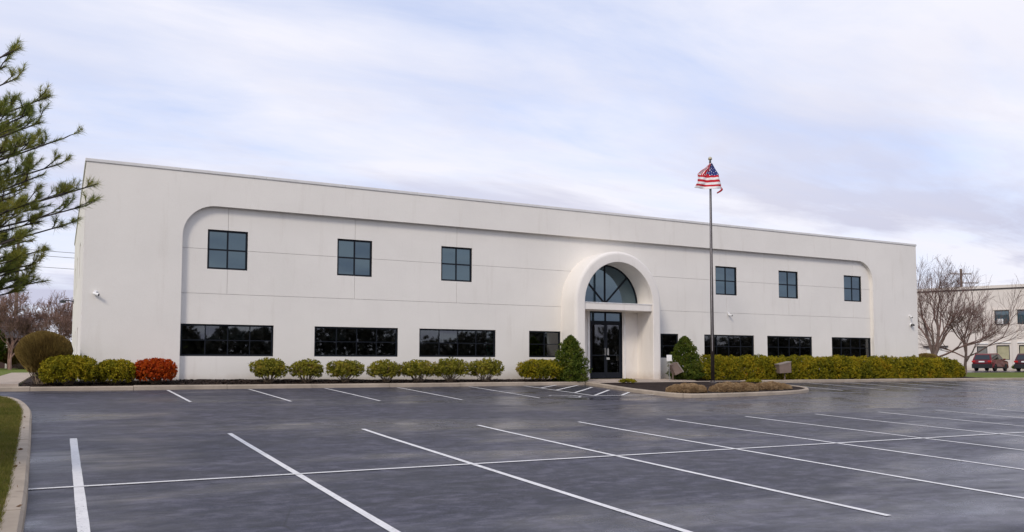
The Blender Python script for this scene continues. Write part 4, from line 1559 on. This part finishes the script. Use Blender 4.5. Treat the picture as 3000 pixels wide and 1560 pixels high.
# ------------------------------------------------------------------ bare trees
def bare_tree(name, label, x, y, z, h, spread, seed, bark='bark', twig='twig_far', group=None, levels=5, trunk_r=.16, stems=1, low=.22, twr=1.0, extra=None, cat='tree', fork=0.0, more=1, first=.33):
    R = random.Random(seed)
    t = thing(name, label, cat, (x, y, z), 0, group)
    trunk, crown = MB(), MB()

    def grow(p, d, L, r, lev):
        nseg = 3
        pts = [p]
        rads = [r]
        q = Vector(p)
        dd = Vector(d)
        for k in range(nseg):
            dd = (dd + Vector((R.gauss(0, .13), R.gauss(0, .13), R.gauss(.05, .07)))).normalized()
            q = q + dd * (L / nseg)
            pts.append(q.copy())
            rads.append(r * (1 - .42 * (k + 1) / nseg))
        (trunk if lev <= 1 else crown).tube(pts, [max(x_, .006 * twr) for x_ in rads], 6 if lev <= 1 else 3, False)
        if lev >= levels:
            return
        nb = R.choice((2, 3, 3)) if lev else R.choice((4, 5))
        for k in range(nb + (more if lev > 1 else 0)):
            f = R.uniform(.35, 1.0) if k else 1.0
            i = min(nseg - 1, int(f * nseg))
            bp = pts[i].lerp(pts[i + 1], f * nseg - i) if f < 1 else pts[-1]
            a = R.uniform(0, 2 * PI)
            tilt = R.uniform(.35, .85) * spread
            side = dd.orthogonal().normalized()
            side.rotate(Matrix.Rotation(a, 3, dd))
            nd = (dd * math.cos(tilt) + side * math.sin(tilt))
            nd.z += .10
            grow(bp, nd.normalized(), L * R.uniform(.58, .80), rads[i] * R.uniform(.5, .72), lev + 1)
    if fork:
        trunk.tube([(x, y, z - .2), (x + .02, y, z + fork * .6), (x, y, z + fork + .1)], [trunk_r * 1.25, trunk_r, trunk_r * .95], 9)
    for s_ in range(stems):
        lean = Vector((R.gauss(0, .22), R.gauss(0, .22), 1)).normalized() if stems > 1 else Vector((R.gauss(0, .03), R.gauss(0, .03), 1)).normalized()
        b0 = Vector((x + (R.gauss(0, .10) if stems > 1 else 0), y + (R.gauss(0, .10) if stems > 1 else 0), z - .1 + fork))
        grow(b0, lean, h * first, trunk_r * (1 if stems == 1 else .7), 0)
    for e_ in (extra or []):
        d, L, zz = e_[:3]
        lv, rd = e_[3:] if len(e_) > 3 else (2, trunk_r * .45)
        grow(Vector((x, y, z + zz)), Vector(d).normalized(), L, rd, lv)
    trunk.build('trunk', bark, t)
    if crown.v:
        crown.build('crown', twig, t)
    return t


bare_tree('bare_tree', 'larger bare tree forking low beside the right corner of the building', 54.0, 5.4, float(basez(53)), 8.2, .72, 8, 'bark', 'bark_pale', 'bare trees right of the building', 6, .24, 0, fork=1.25, more=1,
          extra=[((-.06, .05, 1), 2.5, 1.2, 1, .14), ((.16, -.1, 1), 2.7, 1.25, 1, .15), ((.55, -.36, .9), 2.3, 1.2, 1, .12), ((.9, -.55, .5), 2.3, 1.1, 2, .085), ((-.3, .2, .9), 2.2, 1.3, 1, .10), ((.3, -.25, 1.0), 2.4, 1.8, 2, .08)])
bare_tree('bare_tree', 'smaller rounded bare tree in front of the neighbouring building', 57.3, 5.3, float(basez(57)), 6.9, 1.0, 21, 'bark', 'bark_pale', 'bare trees right of the building', 5, .135, 1, more=2, extra=[((.75, -.62, .30), 2.9, 1.15), ((-.7, .5, .45), 2.0, 1.2), ((.6, -.6, .1), 2.3, 2.1), ((-.8, .3, .8), 2.0, 2.2), ((.3, -.2, 1), 2.4, 2.4)])
LT_ = [(-6.2, 46, 6.8, 31, 'bare brownish tree at the left edge behind the pine'), (-3.3, 43, 6.9, 32, 'bare brownish tree in the gap left of the building, second from the left'),
       (-1.0, 47, 7.2, 33, 'bare brownish tree nearest the left side of the building'), (1.6, 58, 7.6, 34, 'distant bare tree showing just past the left side wall'),
       (-5.0, 60, 8.2, 35, 'distant bare tree behind the dark brown house')]
for (x_, y_, h_, sd_, w) in LT_:
    bare_tree('bare_tree', w, x_, y_, float(basez(x_)), h_, 1.0, sd_, 'twig_far', 'twig_far', 'bare trees left of the building', 6, .15, 2, twr=1.7)
shrub('evergreen_shrub', 'olive evergreen bush before the dark brown house', 'shrub', -4.9, 44, 0, 1.3, 1.0, 3.4, 'leaf_conifer', None, True, 3500, .16, .3)
for (x_, y_, rx_, h_, w) in ((-2.6, 46, 2.2, 1.9, 'brown thicket of brush left of the building side'), (.4, 50, 1.9, 2.3, 'brown thicket of brush past the building side wall')):
    twig_shrub('brush_thicket', w, x_, y_, 0, rx_, h_, 3500, 'twig_olive', None, .02)

# ------------------------------------------------------------------ pine in the left foreground
PXY = Vector((-4.6, -19.6))
pbase = float(lotz(PXY.x, PXY.y)) + .17
pine = thing('pine_tree', 'long-needled green pine reaching in from the left edge', 'tree', (PXY.x, PXY.y, pbase))
Rp = random.Random(3)
limbs = MB()
tufts = []          # (point, direction, size)


def twigs(p, d, L, lev, dens):
    """branchlet with bottle-brush ends"""
    pts = [Vector(p)]
    dd = Vector(d).normalized()
    q = Vector(p)
    for k in range(3):
        dd = (dd + Vector((Rp.gauss(0, .12), Rp.gauss(0, .12), Rp.gauss(.12, .10)))).normalized()
        q = q + dd * L / 3
        pts.append(q.copy())
    limbs.tube(pts, [.0045 * (3 - lev), .004 * (3 - lev), .003 * (3 - lev), .0025], 4, False)
    tufts.append((pts[-1], dd, 1.0))
    if Rp.random() < .5:
        tufts.append((pts[-1].lerp(pts[-2], .6), dd, .85))
    if lev < 2:
        for k in range(dens):
            f = Rp.uniform(.3, .95)
            i = min(2, int(f * 3))
            bp = pts[i].lerp(pts[i + 1], f * 3 - i)
            a = Rp.choice((-1, 1)) * Rp.uniform(.5, 1.0)
            nd = Vector((dd.x, dd.y, dd.z + Rp.uniform(-.05, .35)))
            nd.rotate(Matrix.Rotation(a, 3, 'Z'))
            twigs(bp, nd, L * Rp.uniform(.4, .62), lev + 1, max(2, dens - 1))


def limb(tip, rise=.25, dens=5, start=None):
    tip = Vector(tip)
    hz = start if start is not None else max(pbase + .7, tip.z - .7 - .62 * max(0.0, tip.z - 1.9) - Rp.uniform(0, .5))
    b0 = Vector((PXY.x, PXY.y, hz))
    ctrl = b0.lerp(tip, .55) - Vector((0, 0, .22))
    pts = [b0 * (1 - u_) ** 2 + ctrl * 2 * u_ * (1 - u_) + tip * u_ ** 2 for u_ in np.linspace(0, 1, 11)]
    L = (tip - b0).length
    limbs.tube(pts, [.024 * (1 - .85 * k / 10) * min(1.2, L / 3.5) + .004 for k in range(11)], 5, False)
    dT = (pts[-1] - pts[-3]).normalized()
    tufts.append((tip, dT, 1.1))
    tufts.append((tip - dT * .06, dT, 1.0))
    for k in range(3, 11):
        for _ in range(3 if k > 4 else 2):
            p = pts[k].lerp(pts[k - 1], Rp.random())
            d = (pts[k] - pts[k - 1]).normalized()
            a = Rp.choice((-1, 1)) * Rp.uniform(.45, 1.1)
            nd = Vector((d.x, d.y, d.z + Rp.uniform(-.1, .2)))
            nd.rotate(Matrix.Rotation(a, 3, 'Z'))
            twigs(p, nd, L * Rp.uniform(.06, .15) * (1.40 - .10 * k), 1 if k > 7 else 0, 2 if k > 6 else 3)


TIPS = [(-0.51, -20.85, 4.44), (-0.69, -20.19, 4.39), (-0.58, -19.70, 4.41), (-0.19, -20.17, 4.11), (-0.31, -19.26, 3.98), (-0.08, -20.05, 3.59), (-0.06, -19.63, 3.37), (-0.23, -20.35, 3.07), (0.37, -19.85, 3.10), (0.21, -20.29, 2.72), (-0.02, -18.80, 3.11), (0.01, -19.34, 2.60), (-0.25, -20.16, 2.51), (-0.19, -19.62, 2.23), (-0.34, -18.84, 2.10), (-0.18, -19.46, 1.83), (-0.45, -18.89, 1.74), (-0.54, -20.75, 3.20), (-0.57, -20.42, 2.73), (-0.55, -18.22, 2.96), (-0.61, -20.09, 2.19), (-0.60, -18.41, 2.06), (-0.50, -18.14, 3.33), (-0.79, -18.98, 3.79), (-0.65, -17.59, 2.59), (-0.90, -19.22, 4.04), (-0.86, -19.70, 2.65), (-0.86, -18.83, 2.14), (-0.37, -20.46, 3.79), (-0.71, -18.51, 4.40), (-0.40, -18.50, 3.81), (-0.49, -20.52, 3.55), (-0.30, -20.70, 2.67), (-0.34, -20.79, 2.25), (-0.17, -18.30, 3.03), (-0.74, -18.16, 3.50), (-0.66, -19.26, 2.65), (-0.70, -19.45, 1.73), (-0.64, -18.00, 2.53), (-0.40, -17.70, 2.58), (-1.15, -17.28, 3.34), (-0.50, -20.30, 1.89), (-0.74, -18.85, 3.64), (-0.63, -20.03, 3.92), (-0.88, -17.93, 2.06), (-0.83, -20.06, 2.13), (-0.56, -20.75, 3.50), (-0.42, -20.11, 3.48), (-0.31, -19.83, 2.01), (-0.38, -18.56, 2.99), (-0.91, -18.16, 1.97), (-0.32, -19.79, 1.97), (-0.74, -20.17, 3.52), (-1.04, -18.49, 3.54), (-0.99, -19.33, 2.48), (-0.80, -18.93, 2.21), (-0.87, -18.21, 3.15), (-0.85, -20.40, 1.71), (-0.43, -20.66, 1.98), (-0.51, -18.84, 3.37), (-0.99, -19.94, 3.82), (-0.42, -18.34, 3.92), (-0.34, -19.62, 1.87), (-0.85, -17.98, 3.08), (-1.03, -17.78, 2.51), (-0.53, -17.69, 4.50), (-1.02, -18.46, 3.45), (-0.46, -17.74, 3.67), (-0.64, -19.64, 3.32), (-0.87, -20.11, 3.72), (-0.48, -20.14, 1.70), (-0.99, -18.63, 1.81), (-0.80, -18.66, 3.70), (-0.46, -19.38, 3.05), (-0.86, -20.37, 1.83), (-0.61, -20.20, 2.04), (-0.51, -18.57, 1.93), (-0.51, -19.36, 3.89)]      # ends of the limbs on the lot side
for tip_ in TIPS:
    limb(tip_, dens=4)
ptop = pbase + 7.6
for k in range(46):
    a = Rp.uniform(0, 2 * PI)
    if -1.0 < a - 0 < 0.9 or a > 5.3:
        continue
    hz = Rp.uniform(pbase + 1.6, ptop - .6)
    rr_ = (ptop - hz) / (ptop - pbase - 1.6) * 3.2 + .4
    limb((PXY.x + math.cos(a) * rr_, PXY.y + math.sin(a) * rr_, hz + .5), start=hz - .3)
tk = MB()
tk.tube([(PXY.x, PXY.y, pbase - .15), (PXY.x + .03, PXY.y, pbase + 2.5), (PXY.x - .02, PXY.y + .03, pbase + 5), (PXY.x, PXY.y, ptop)], [.17, .13, .08, .02], 10)
tk.build('trunk', 'bark_pine', pine)
limbs.build('limbs', 'bark_pine', pine)
nper = 42
TP = np.array([p[0][:] for p in tufts])
TD = np.array([p[1][:] for p in tufts])
TS = np.array([p[2] for p in tufts])
nt = len(TP)
P0 = np.repeat(TP, nper, 0)
Dd = np.repeat(TD, nper, 0)
S0 = np.repeat(TS, nper)
along = rng.uniform(-.085, .015, len(P0))
P0 = P0 + Dd * along[:, None]
nd = rng.normal(0, 1, P0.shape)
nd -= (nd * Dd).sum(1)[:, None] * Dd * .4
nd = nd / (np.linalg.norm(nd, axis=1)[:, None] + 1e-9) + Dd * rng.uniform(.6, 1.9, len(P0))[:, None]
nd /= np.linalg.norm(nd, axis=1)[:, None]
Ln = (rng.uniform(.06, .125, len(P0)) * S0)[:, None]
E1 = P0 + nd * Ln
E1[:, 2] -= (Ln[:, 0] * rng.uniform(0.0, .25, len(P0)))
sd_ = np.cross(nd, rng.normal(0, 1, P0.shape))
sd_ /= np.linalg.norm(sd_, axis=1)[:, None] + 1e-9
wd = .0026
V = np.stack([P0 - sd_ * wd, P0 + sd_ * wd, E1], 1).reshape(-1, 3)
link('crown', mesh_np('needles', V, np.arange(3 * len(P0)).reshape(-1, 3)), 'needle', pine)

# ------------------------------------------------------------------ neighbour, house, poles
NB0 = Vector((87.274, 18.171))
NDR = Vector((-.4003, .9164)).normalized()
NNR = Vector((-NDR.y, NDR.x))                 # faces the lot (towards -X)
if NNR.x > 0:
    NNR = -NNR
nb = thing('neighbouring_building', 'cream two-storey commercial building beyond the parked cars', 'building', (NB0.x, NB0.y, -.3))


def nw(s_, o, z):
    p = NB0 + NDR * s_ + NNR * o
    return (p.x, p.y, z)


def npanel(name, s0, s1, z0, z1, holes, mat='stucco_neighbour'):
    xs = sorted({s0, s1, *[h[0] for h in holes], *[h[1] for h in holes]})
    zs = sorted({z0, z1, *[h[2] for h in holes], *[h[3] for h in holes]})
    mb = MB()
    for i in range(len(xs) - 1):
        for j in range(len(zs) - 1):
            cx, cz = (xs[i] + xs[i + 1]) / 2, (zs[j] + zs[j + 1]) / 2
            if any(a < cx < b and c < cz < d for a, b, c, d in holes):
                continue
            mb.quad(nw(xs[i], 0, zs[j]), nw(xs[i + 1], 0, zs[j]), nw(xs[i + 1], 0, zs[j + 1]), nw(xs[i], 0, zs[j + 1]))
    for a, b, c, d in holes:
        mb.quad(nw(a, 0, c), nw(b, 0, c), nw(b, -.2, c), nw(a, -.2, c)).quad(nw(a, 0, d), nw(b, 0, d), nw(b, -.2, d), nw(a, -.2, d))
        mb.quad(nw(a, 0, c), nw(a, 0, d), nw(a, -.2, d), nw(a, -.2, c)).quad(nw(b, 0, c), nw(b, 0, d), nw(b, -.2, d), nw(b, -.2, c))
    return mb.build(name, mat, nb)


def nbox(mb, s0, s1, o0, o1, z0, z1):
    vs = [nw(s_, o, z) for z in (z0, z1) for o in (o0, o1) for s_ in (s0, s1)]
    return mb.add(vs, [(0, 2, 3, 1), (4, 5, 7, 6), (0, 1, 5, 4), (2, 6, 7, 3), (0, 4, 6, 2), (1, 3, 7, 5)])


UPW = [(1.41, 2.75), (-.65, .69), (-2.7, -1.36)]
LOWW = [(3.5, 4.48, .9, 2.33, 'interior_wall'), (1.47, 2.67, .9, 2.42, 'blind_tan'), (-.6, .64, .9, 2.42, 'blind_tan'), (-2.7, -1.45, .9, 2.42, 'blind_tan')]
hl = [(a, b, 4.57, 6.05) for a, b in UPW] + [(a, b, c, d) for a, b, c, d, _ in LOWW] + [(7.4, 9.4, -.3, 2.3)]
npanel('front_wall', -14, 24, -.6, 8.34, hl)
nbox(MB(), -14, 24, -.3, .02, 8.345, 8.72).build('parapet', 'stucco_neighbour', nb)
nbox(MB(), -14, 24, .02, .06, 8.28, 8.42).build('flashing', 'house_roof', nb)
mb = MB()
mb.quad(nw(-14, 0, -.6), nw(-14, -15, -.6), nw(-14, -15, 8.7), nw(-14, 0, 8.7)).quad(nw(24, 0, -.6), nw(24, -15, -.6), nw(24, -15, 8.7), nw(24, 0, 8.7))
mb.quad(nw(-14, -15, -.6), nw(24, -15, -.6), nw(24, -15, 8.7), nw(-14, -15, 8.7)).quad(nw(-14, 0, 8.5), nw(24, 0, 8.5), nw(24, -15, 8.5), nw(-14, -15, 8.5))
mb.build('rear_walls', 'stucco_neighbour', nb)
for (a, b) in UPW:
    w = MB()
    nbox(w, a, b, -.18, -.12, 4.57, 4.64); nbox(w, a, b, -.18, -.12, 5.98, 6.05); nbox(w, a, a + .06, -.18, -.12, 4.64, 5.98); nbox(w, b - .06, b, -.18, -.12, 4.64, 5.98)
    wo_ = w.build('window', 'window_metal', nb)
    nbox(MB(), a + .06, b - .06, -.17, -.15, 4.64, 5.98).build('pane', 'tint_glass', wo_)
    nbox(MB(), a - .1, b + .1, .003, .09, 6.1, 6.17).build('window_hood', 'stucco_neighbour', wo_)
for (a, b, c, d, g) in LOWW:
    w = MB()
    nbox(w, a, b, -.18, -.12, c, c + .06); nbox(w, a, b, -.18, -.12, d - .1, d); nbox(w, a, a + .07, -.18, -.12, c + .06, d - .1); nbox(w, b - .07, b, -.18, -.12, c + .06, d - .1)
    wo_ = w.build('window', 'window_metal', nb)
    nbox(MB(), a + .07, b - .07, -.17, -.15, c + .06, d - .1).build('blind', g, wo_)
    nbox(MB(), a - .12, b + .12, .003, .12, d + .22, d + .34).build('window_hood', 'white_sill', wo_)
for s_ in (3.05, .98, -1.05):
    nbox(MB(), s_ - .22, s_ + .22, .003, .10, -.5, 6.3).build('pilaster', 'stucco_neighbour', nb)
nbox(MB(), 7.4, 9.4, -.18, -.1, -.3, 2.3).build('loading_door', 'white_sill', nb)
nbox(MB(), 7.2, 9.6, .003, .25, 2.32, 2.42).build('door_canopy', 'house_roof', nb)
t = thing('air_conditioner', 'pale window air conditioner set in the upper window of the neighbouring building', 'air conditioner', nw(2.2, 0, 4.65))
mb = MB()
nbox(mb, 1.95, 2.5, -.12, .25, 4.66, 5.16)
mb.build('case', 'white_plastic', t)
mb = MB()
for k in range(4):
    nbox(mb, 2.0, 2.45, .25, .262, 4.74 + k * .1, 4.77 + k * .1)
mb.build('grille', 'car_trim', t)

hs = thing('brown_house', 'low dark brown house at the far left behind the trees', 'house', (-9.5, 56, 0))
MB().box(-17, -2.9, 53, 62, -.3, 2.7).build('wall', 'house_siding', hs)
mb = MB()
vs = [(-17.5, 52.4, 2.65), (-2.4, 52.4, 2.65), (-2.4, 62.6, 2.65), (-17.5, 62.6, 2.65), (-17.5, 57.5, 4.6), (-2.4, 57.5, 4.6)]
mb.add(vs, [(0, 1, 5, 4), (2, 3, 4, 5), (1, 2, 5), (3, 0, 4), (3, 2, 1, 0)]).build('roof', 'house_roof', hs)
for x_ in (-4.05, -6.4):
    MB().box(x_ - .07, x_ + .07, 52.6, 52.74, -.2, 2.64).build('porch_post', 'house_trim', hs)
for x_ in (-4.7, -7.6):
    w = MB().box(x_ - .5, x_ + .5, 52.95, 52.99, .8, 2.0).build('window', 'house_trim', hs)
    MB().box(x_ - .42, x_ + .42, 52.93, 52.948, .88, 1.92).build('pane', 'tint_glass', w)


def utility_pole(label, x, y, z0, ztop, arms, az, lamp=False):
    t = thing('utility_pole', label, 'utility pole', (x, y, z0), 0, 'wooden utility poles')
    MB().tube([(x, y, z0 - .2), (x, y, ztop)], [.20, .14], 10).build('pole', 'post_wood', t)
    d = Vector((math.cos(az), math.sin(az), 0))
    for (zz, L, off) in arms:
        a, b = Vector((x, y, zz)) + d * (off - L), Vector((x, y, zz)) + d * (off + L)
        arm = MB().tube([a, b], .075, 6).build('crossarm', 'post_wood', t)
        ins = MB()
        for k in (-.9, -.45, .45, .9):
            p = Vector((x, y, zz)) + d * (off + L * k)
            ins.lathe([(.05, .06), (.07, .12), (.04, .22)], p, 'z', 8)
        ins.build('insulators', 'white_plastic', arm)
    return t


utility_pole('wooden utility pole with crossarms rising behind the bare trees at right', 104.9, 36.45, -.25, 12.96, [(12.3, 1.35, .0), (7.9 + 3.2, 1.1, 1.15)], -YAW)
utility_pole('wooden utility pole seen through the pine at the left edge', -4.02, 66.7, 0, 13.4, [(12.9, 1.3, 0)], 0)
for k, (zz, w) in enumerate(((13.05, 'upper'), (12.55, 'middle'), (11.4, 'lower'))):
    mb = MB()
    pts = [(-4 + (u_ - .25) * 120, 66.7 + (u_ - .25) * 6 + k * .3, zz - 1.3 + 1.3 * (2 * u_ - 1) ** 2) for u_ in np.linspace(0, 1, 30)]
    o = mb.tube(pts, .022, 4).build('power_line', 'wire_black')
    tag(o, w + ' overhead wire crossing the gap left of the building', 'wire', 'overhead wires at left')


# ------------------------------------------------------------------ cars
def suv(label, loc, rz, paintm, group):
    t = thing('parked_car', label, 'car', loc, rz, group, True)
    W2 = .92
    side = []
    # body side outline: x forward, wheel arches cut out
    WX, WR = (-1.38, 1.36), .39

    def arch(cx):
        return [(cx + WR * math.cos(a), .34 + WR * math.sin(a)) for a in np.linspace(0, PI, 9)]
    low_ = [(2.30, .42), (2.2, .26)] + arch(WX[1]) + arch(WX[0]) + [(-2.2, .30), (-2.33, .46)]
    upp = [(-2.36, .80), (-2.30, 1.06), (-1.2, 1.08), (.75, 1.05), (1.1, 1.04), (1.9, .96), (2.25, .82), (2.33, .6)]
    prof = low_ + upp

    def yw_(x, z):
        e = 1 - .10 * max(0, (abs(x) - 1.7) / .65) ** 2
        return W2 * e * (1 - .05 * max(0, (z - .8)) / .28 - .03 * max(0, (.5 - z)) / .3)
    vs = [(x, yw_(x, z), z) for x, z in prof] + [(x, -yw_(x, z), z) for x, z in prof]
    n = len(prof)
    fs = [tuple(range(n)), tuple(reversed(range(n, 2 * n)))]
    for i in range(n):
        j = (i + 1) % n
        fs.append((i, n + i, n + j, j))
    MB().add(vs, fs).build('body', paintm, t)
    # cabin, tapering inwards
    cp = [(-2.27, 1.05), (-2.0, 1.62), (-1.75, 1.70), (-.2, 1.735), (.25, 1.68), (1.12, 1.04)]

    def cy_(z):
        return .86 - .20 * (z - 1.04) / .69
    vs = [(x, cy_(z), z) for x, z in cp] + [(x, -cy_(z), z) for x, z in cp]
    n = len(cp)
    fs = [tuple(reversed(range(n))), tuple(range(n, 2 * n))]
    for i in range(n):
        j = (i + 1) % n
        fs.append((i, j, n + j, n + i))
    MB().add(vs, fs).build('cabin', paintm, t)
    g = .008
    # rear window
    vs = [(-2.27 - g + .02, .70, 1.12), (-2.03 - g, .60, 1.56), (-2.03 - g, -.60, 1.56), (-2.27 - g + .02, -.70, 1.12)]
    MB().add(vs + [(x + .02, y, z) for x, y, z in vs], [(0, 1, 2, 3), (0, 4, 5, 1), (1, 5, 6, 2), (2, 6, 7, 3), (3, 7, 4, 0)]).build('rear_window', 'car_glass', t)
    vs = [(1.06 + g, .74, 1.09), (.30 + g, .60, 1.645), (.30 + g, -.60, 1.645), (1.06 + g, -.74, 1.09)]
    vs = [(x + .02, y, z + .02) for x, y, z in vs]
    MB().add(vs + [(x - .04, y, z - .03) for x, y, z in vs], [(3, 2, 1, 0), (0, 1, 5, 4), (1, 2, 6, 5), (2, 3, 7, 6), (3, 0, 4, 7)]).build('windscreen', 'car_glass', t)
    for s_ in (1, -1):
        for (a0, a1, b1, b0) in ((-2.05, -1.88, -1.25, -1.22), (-1.15, -1.15, -.38, -.38), (-.30, -.30, .18, .88)):
            q = []
            for x, z in ((a0, 1.12), (a1, 1.60), (b1, 1.62), (b0, 1.12)):
                q.append((x, s_ * (cy_(z) + g), z))
            MB().add(q + [(x, y - s_ * .02, z) for x, y, z in q], [(0, 1, 2, 3), (0, 4, 5, 1), (1, 5, 6, 2), (2, 6, 7, 3), (3, 7, 4, 0)]).build('side_window', 'car_glass', t)
        MB().box(-2.40, -2.22, min(s_ * .55, s_ * .89), max(s_ * .55, s_ * .89), .84, 1.02, bev=.02).build('tail_light', 'lamp_red', t)
        MB().box(2.10, 2.33, min(s_ * .55, s_ * .84), max(s_ * .55, s_ * .84), .68, .84, bev=.02).build('headlight', 'lamp_clear', t)
        MB().box(.70, .88, min(s_ * .90, s_ * 1.08), max(s_ * .90, s_ * 1.08), 1.06, 1.22, bev=.02).build('door_mirror', paintm, t)
        MB().box(-1.0, 1.0, min(s_ * .90, s_ * .945), max(s_ * .90, s_ * .945), .26, .40).build('sill_trim', 'car_trim', t)
        for cx in WX:
            w = MB().lathe([(.20, s_ * .72), (.33, s_ * .72), (.345, s_ * .75), (.345, s_ * .91), (.33, s_ * .935), (.22, s_ * .935)], (cx, 0, .345), 'y', 22).build('wheel', 'rubber', t)
            MB().lathe([(.22, s_ * .90), (.225, s_ * .938), (.18, s_ * .925), (.05, s_ * .932)], (cx, 0, .345), 'y', 16).build('hub', 'rim', w)
    MB().box(-2.42, -2.20, -.89, .89, .28, .70, bev=.03).build('bumper', 'car_trim', t)
    MB().box(2.2, 2.38, -.84, .84, .30, .52, bev=.03).build('bumper', 'car_trim', t)
    MB().box(-2.385, -2.34, -.26, .26, .86, .98).build('licence_plate', 'white_plastic', t)
    return t


az1 = math.radians(77)
hd1 = math.atan2(math.cos(az1), math.sin(az1))
zc1 = float(basez(80)) - .0
suv('bright red parked SUV seen from behind, half past the end of the hedge', (80.9, 18.0, zc1), hd1, 'car_red', 'cars parked by the neighbouring building')
suv('dark maroon parked SUV cut off by the right edge of the picture', (82.1, 14.6, zc1), hd1, 'car_maroon', 'cars parked by the neighbouring building')

# low shrub by the neighbour's wall
shrub('wall_shrub', 'low green shrub at the foot of the neighbouring building', 'shrub', 85.4, 17.6, -.25, .9, .9, .75, 'leaf_conifer', None, False, 900, .12)

# ------------------------------------------------------------------ unseen wood added behind the camera to darken the ground-floor reflections
n = 60000
bxs = rng.uniform(-50, 190, n)
hh = 5.6 + 1.6 * np.sin(bxs * .21) + 1.1 * np.sin(bxs * .57 + 1) + .8 * np.sin(bxs * 1.3)
P = np.stack([bxs, -92 + rng.normal(0, 3.2, n), -2.5 + rng.uniform(0, 1, n) ** .75 * (hh + 2.5)], 1)
V_o = link('reflected_wood', leaf_mesh('reflected_wood', P, .8, None, 1, .7), 'wood_far')
tag(V_o, 'unseen belt of trees added behind the lot for the window reflections', 'wood', None, 'stuff')

# fallen leaves on the near kerb and lot edge
n = 30
y = rng.uniform(-25, -9, n)
i = np.argsort(lk[:, 1])
P = np.stack([np.interp(y, lin[np.argsort(lin[:, 1]), 1], lin[np.argsort(lin[:, 1]), 0]) + rng.normal(0.0, .06, n), y, np.zeros(n)], 1)
P[:, 2] = lotz(P[:, 0], P[:, 1]) + .162
o = link('fallen_leaves', leaf_mesh('fallen_leaves', P, .06, None, 1, .6), 'dead_leaf')
tag(o, 'dry brown leaves scattered on the near left kerb', 'leaves', None, 'stuff')
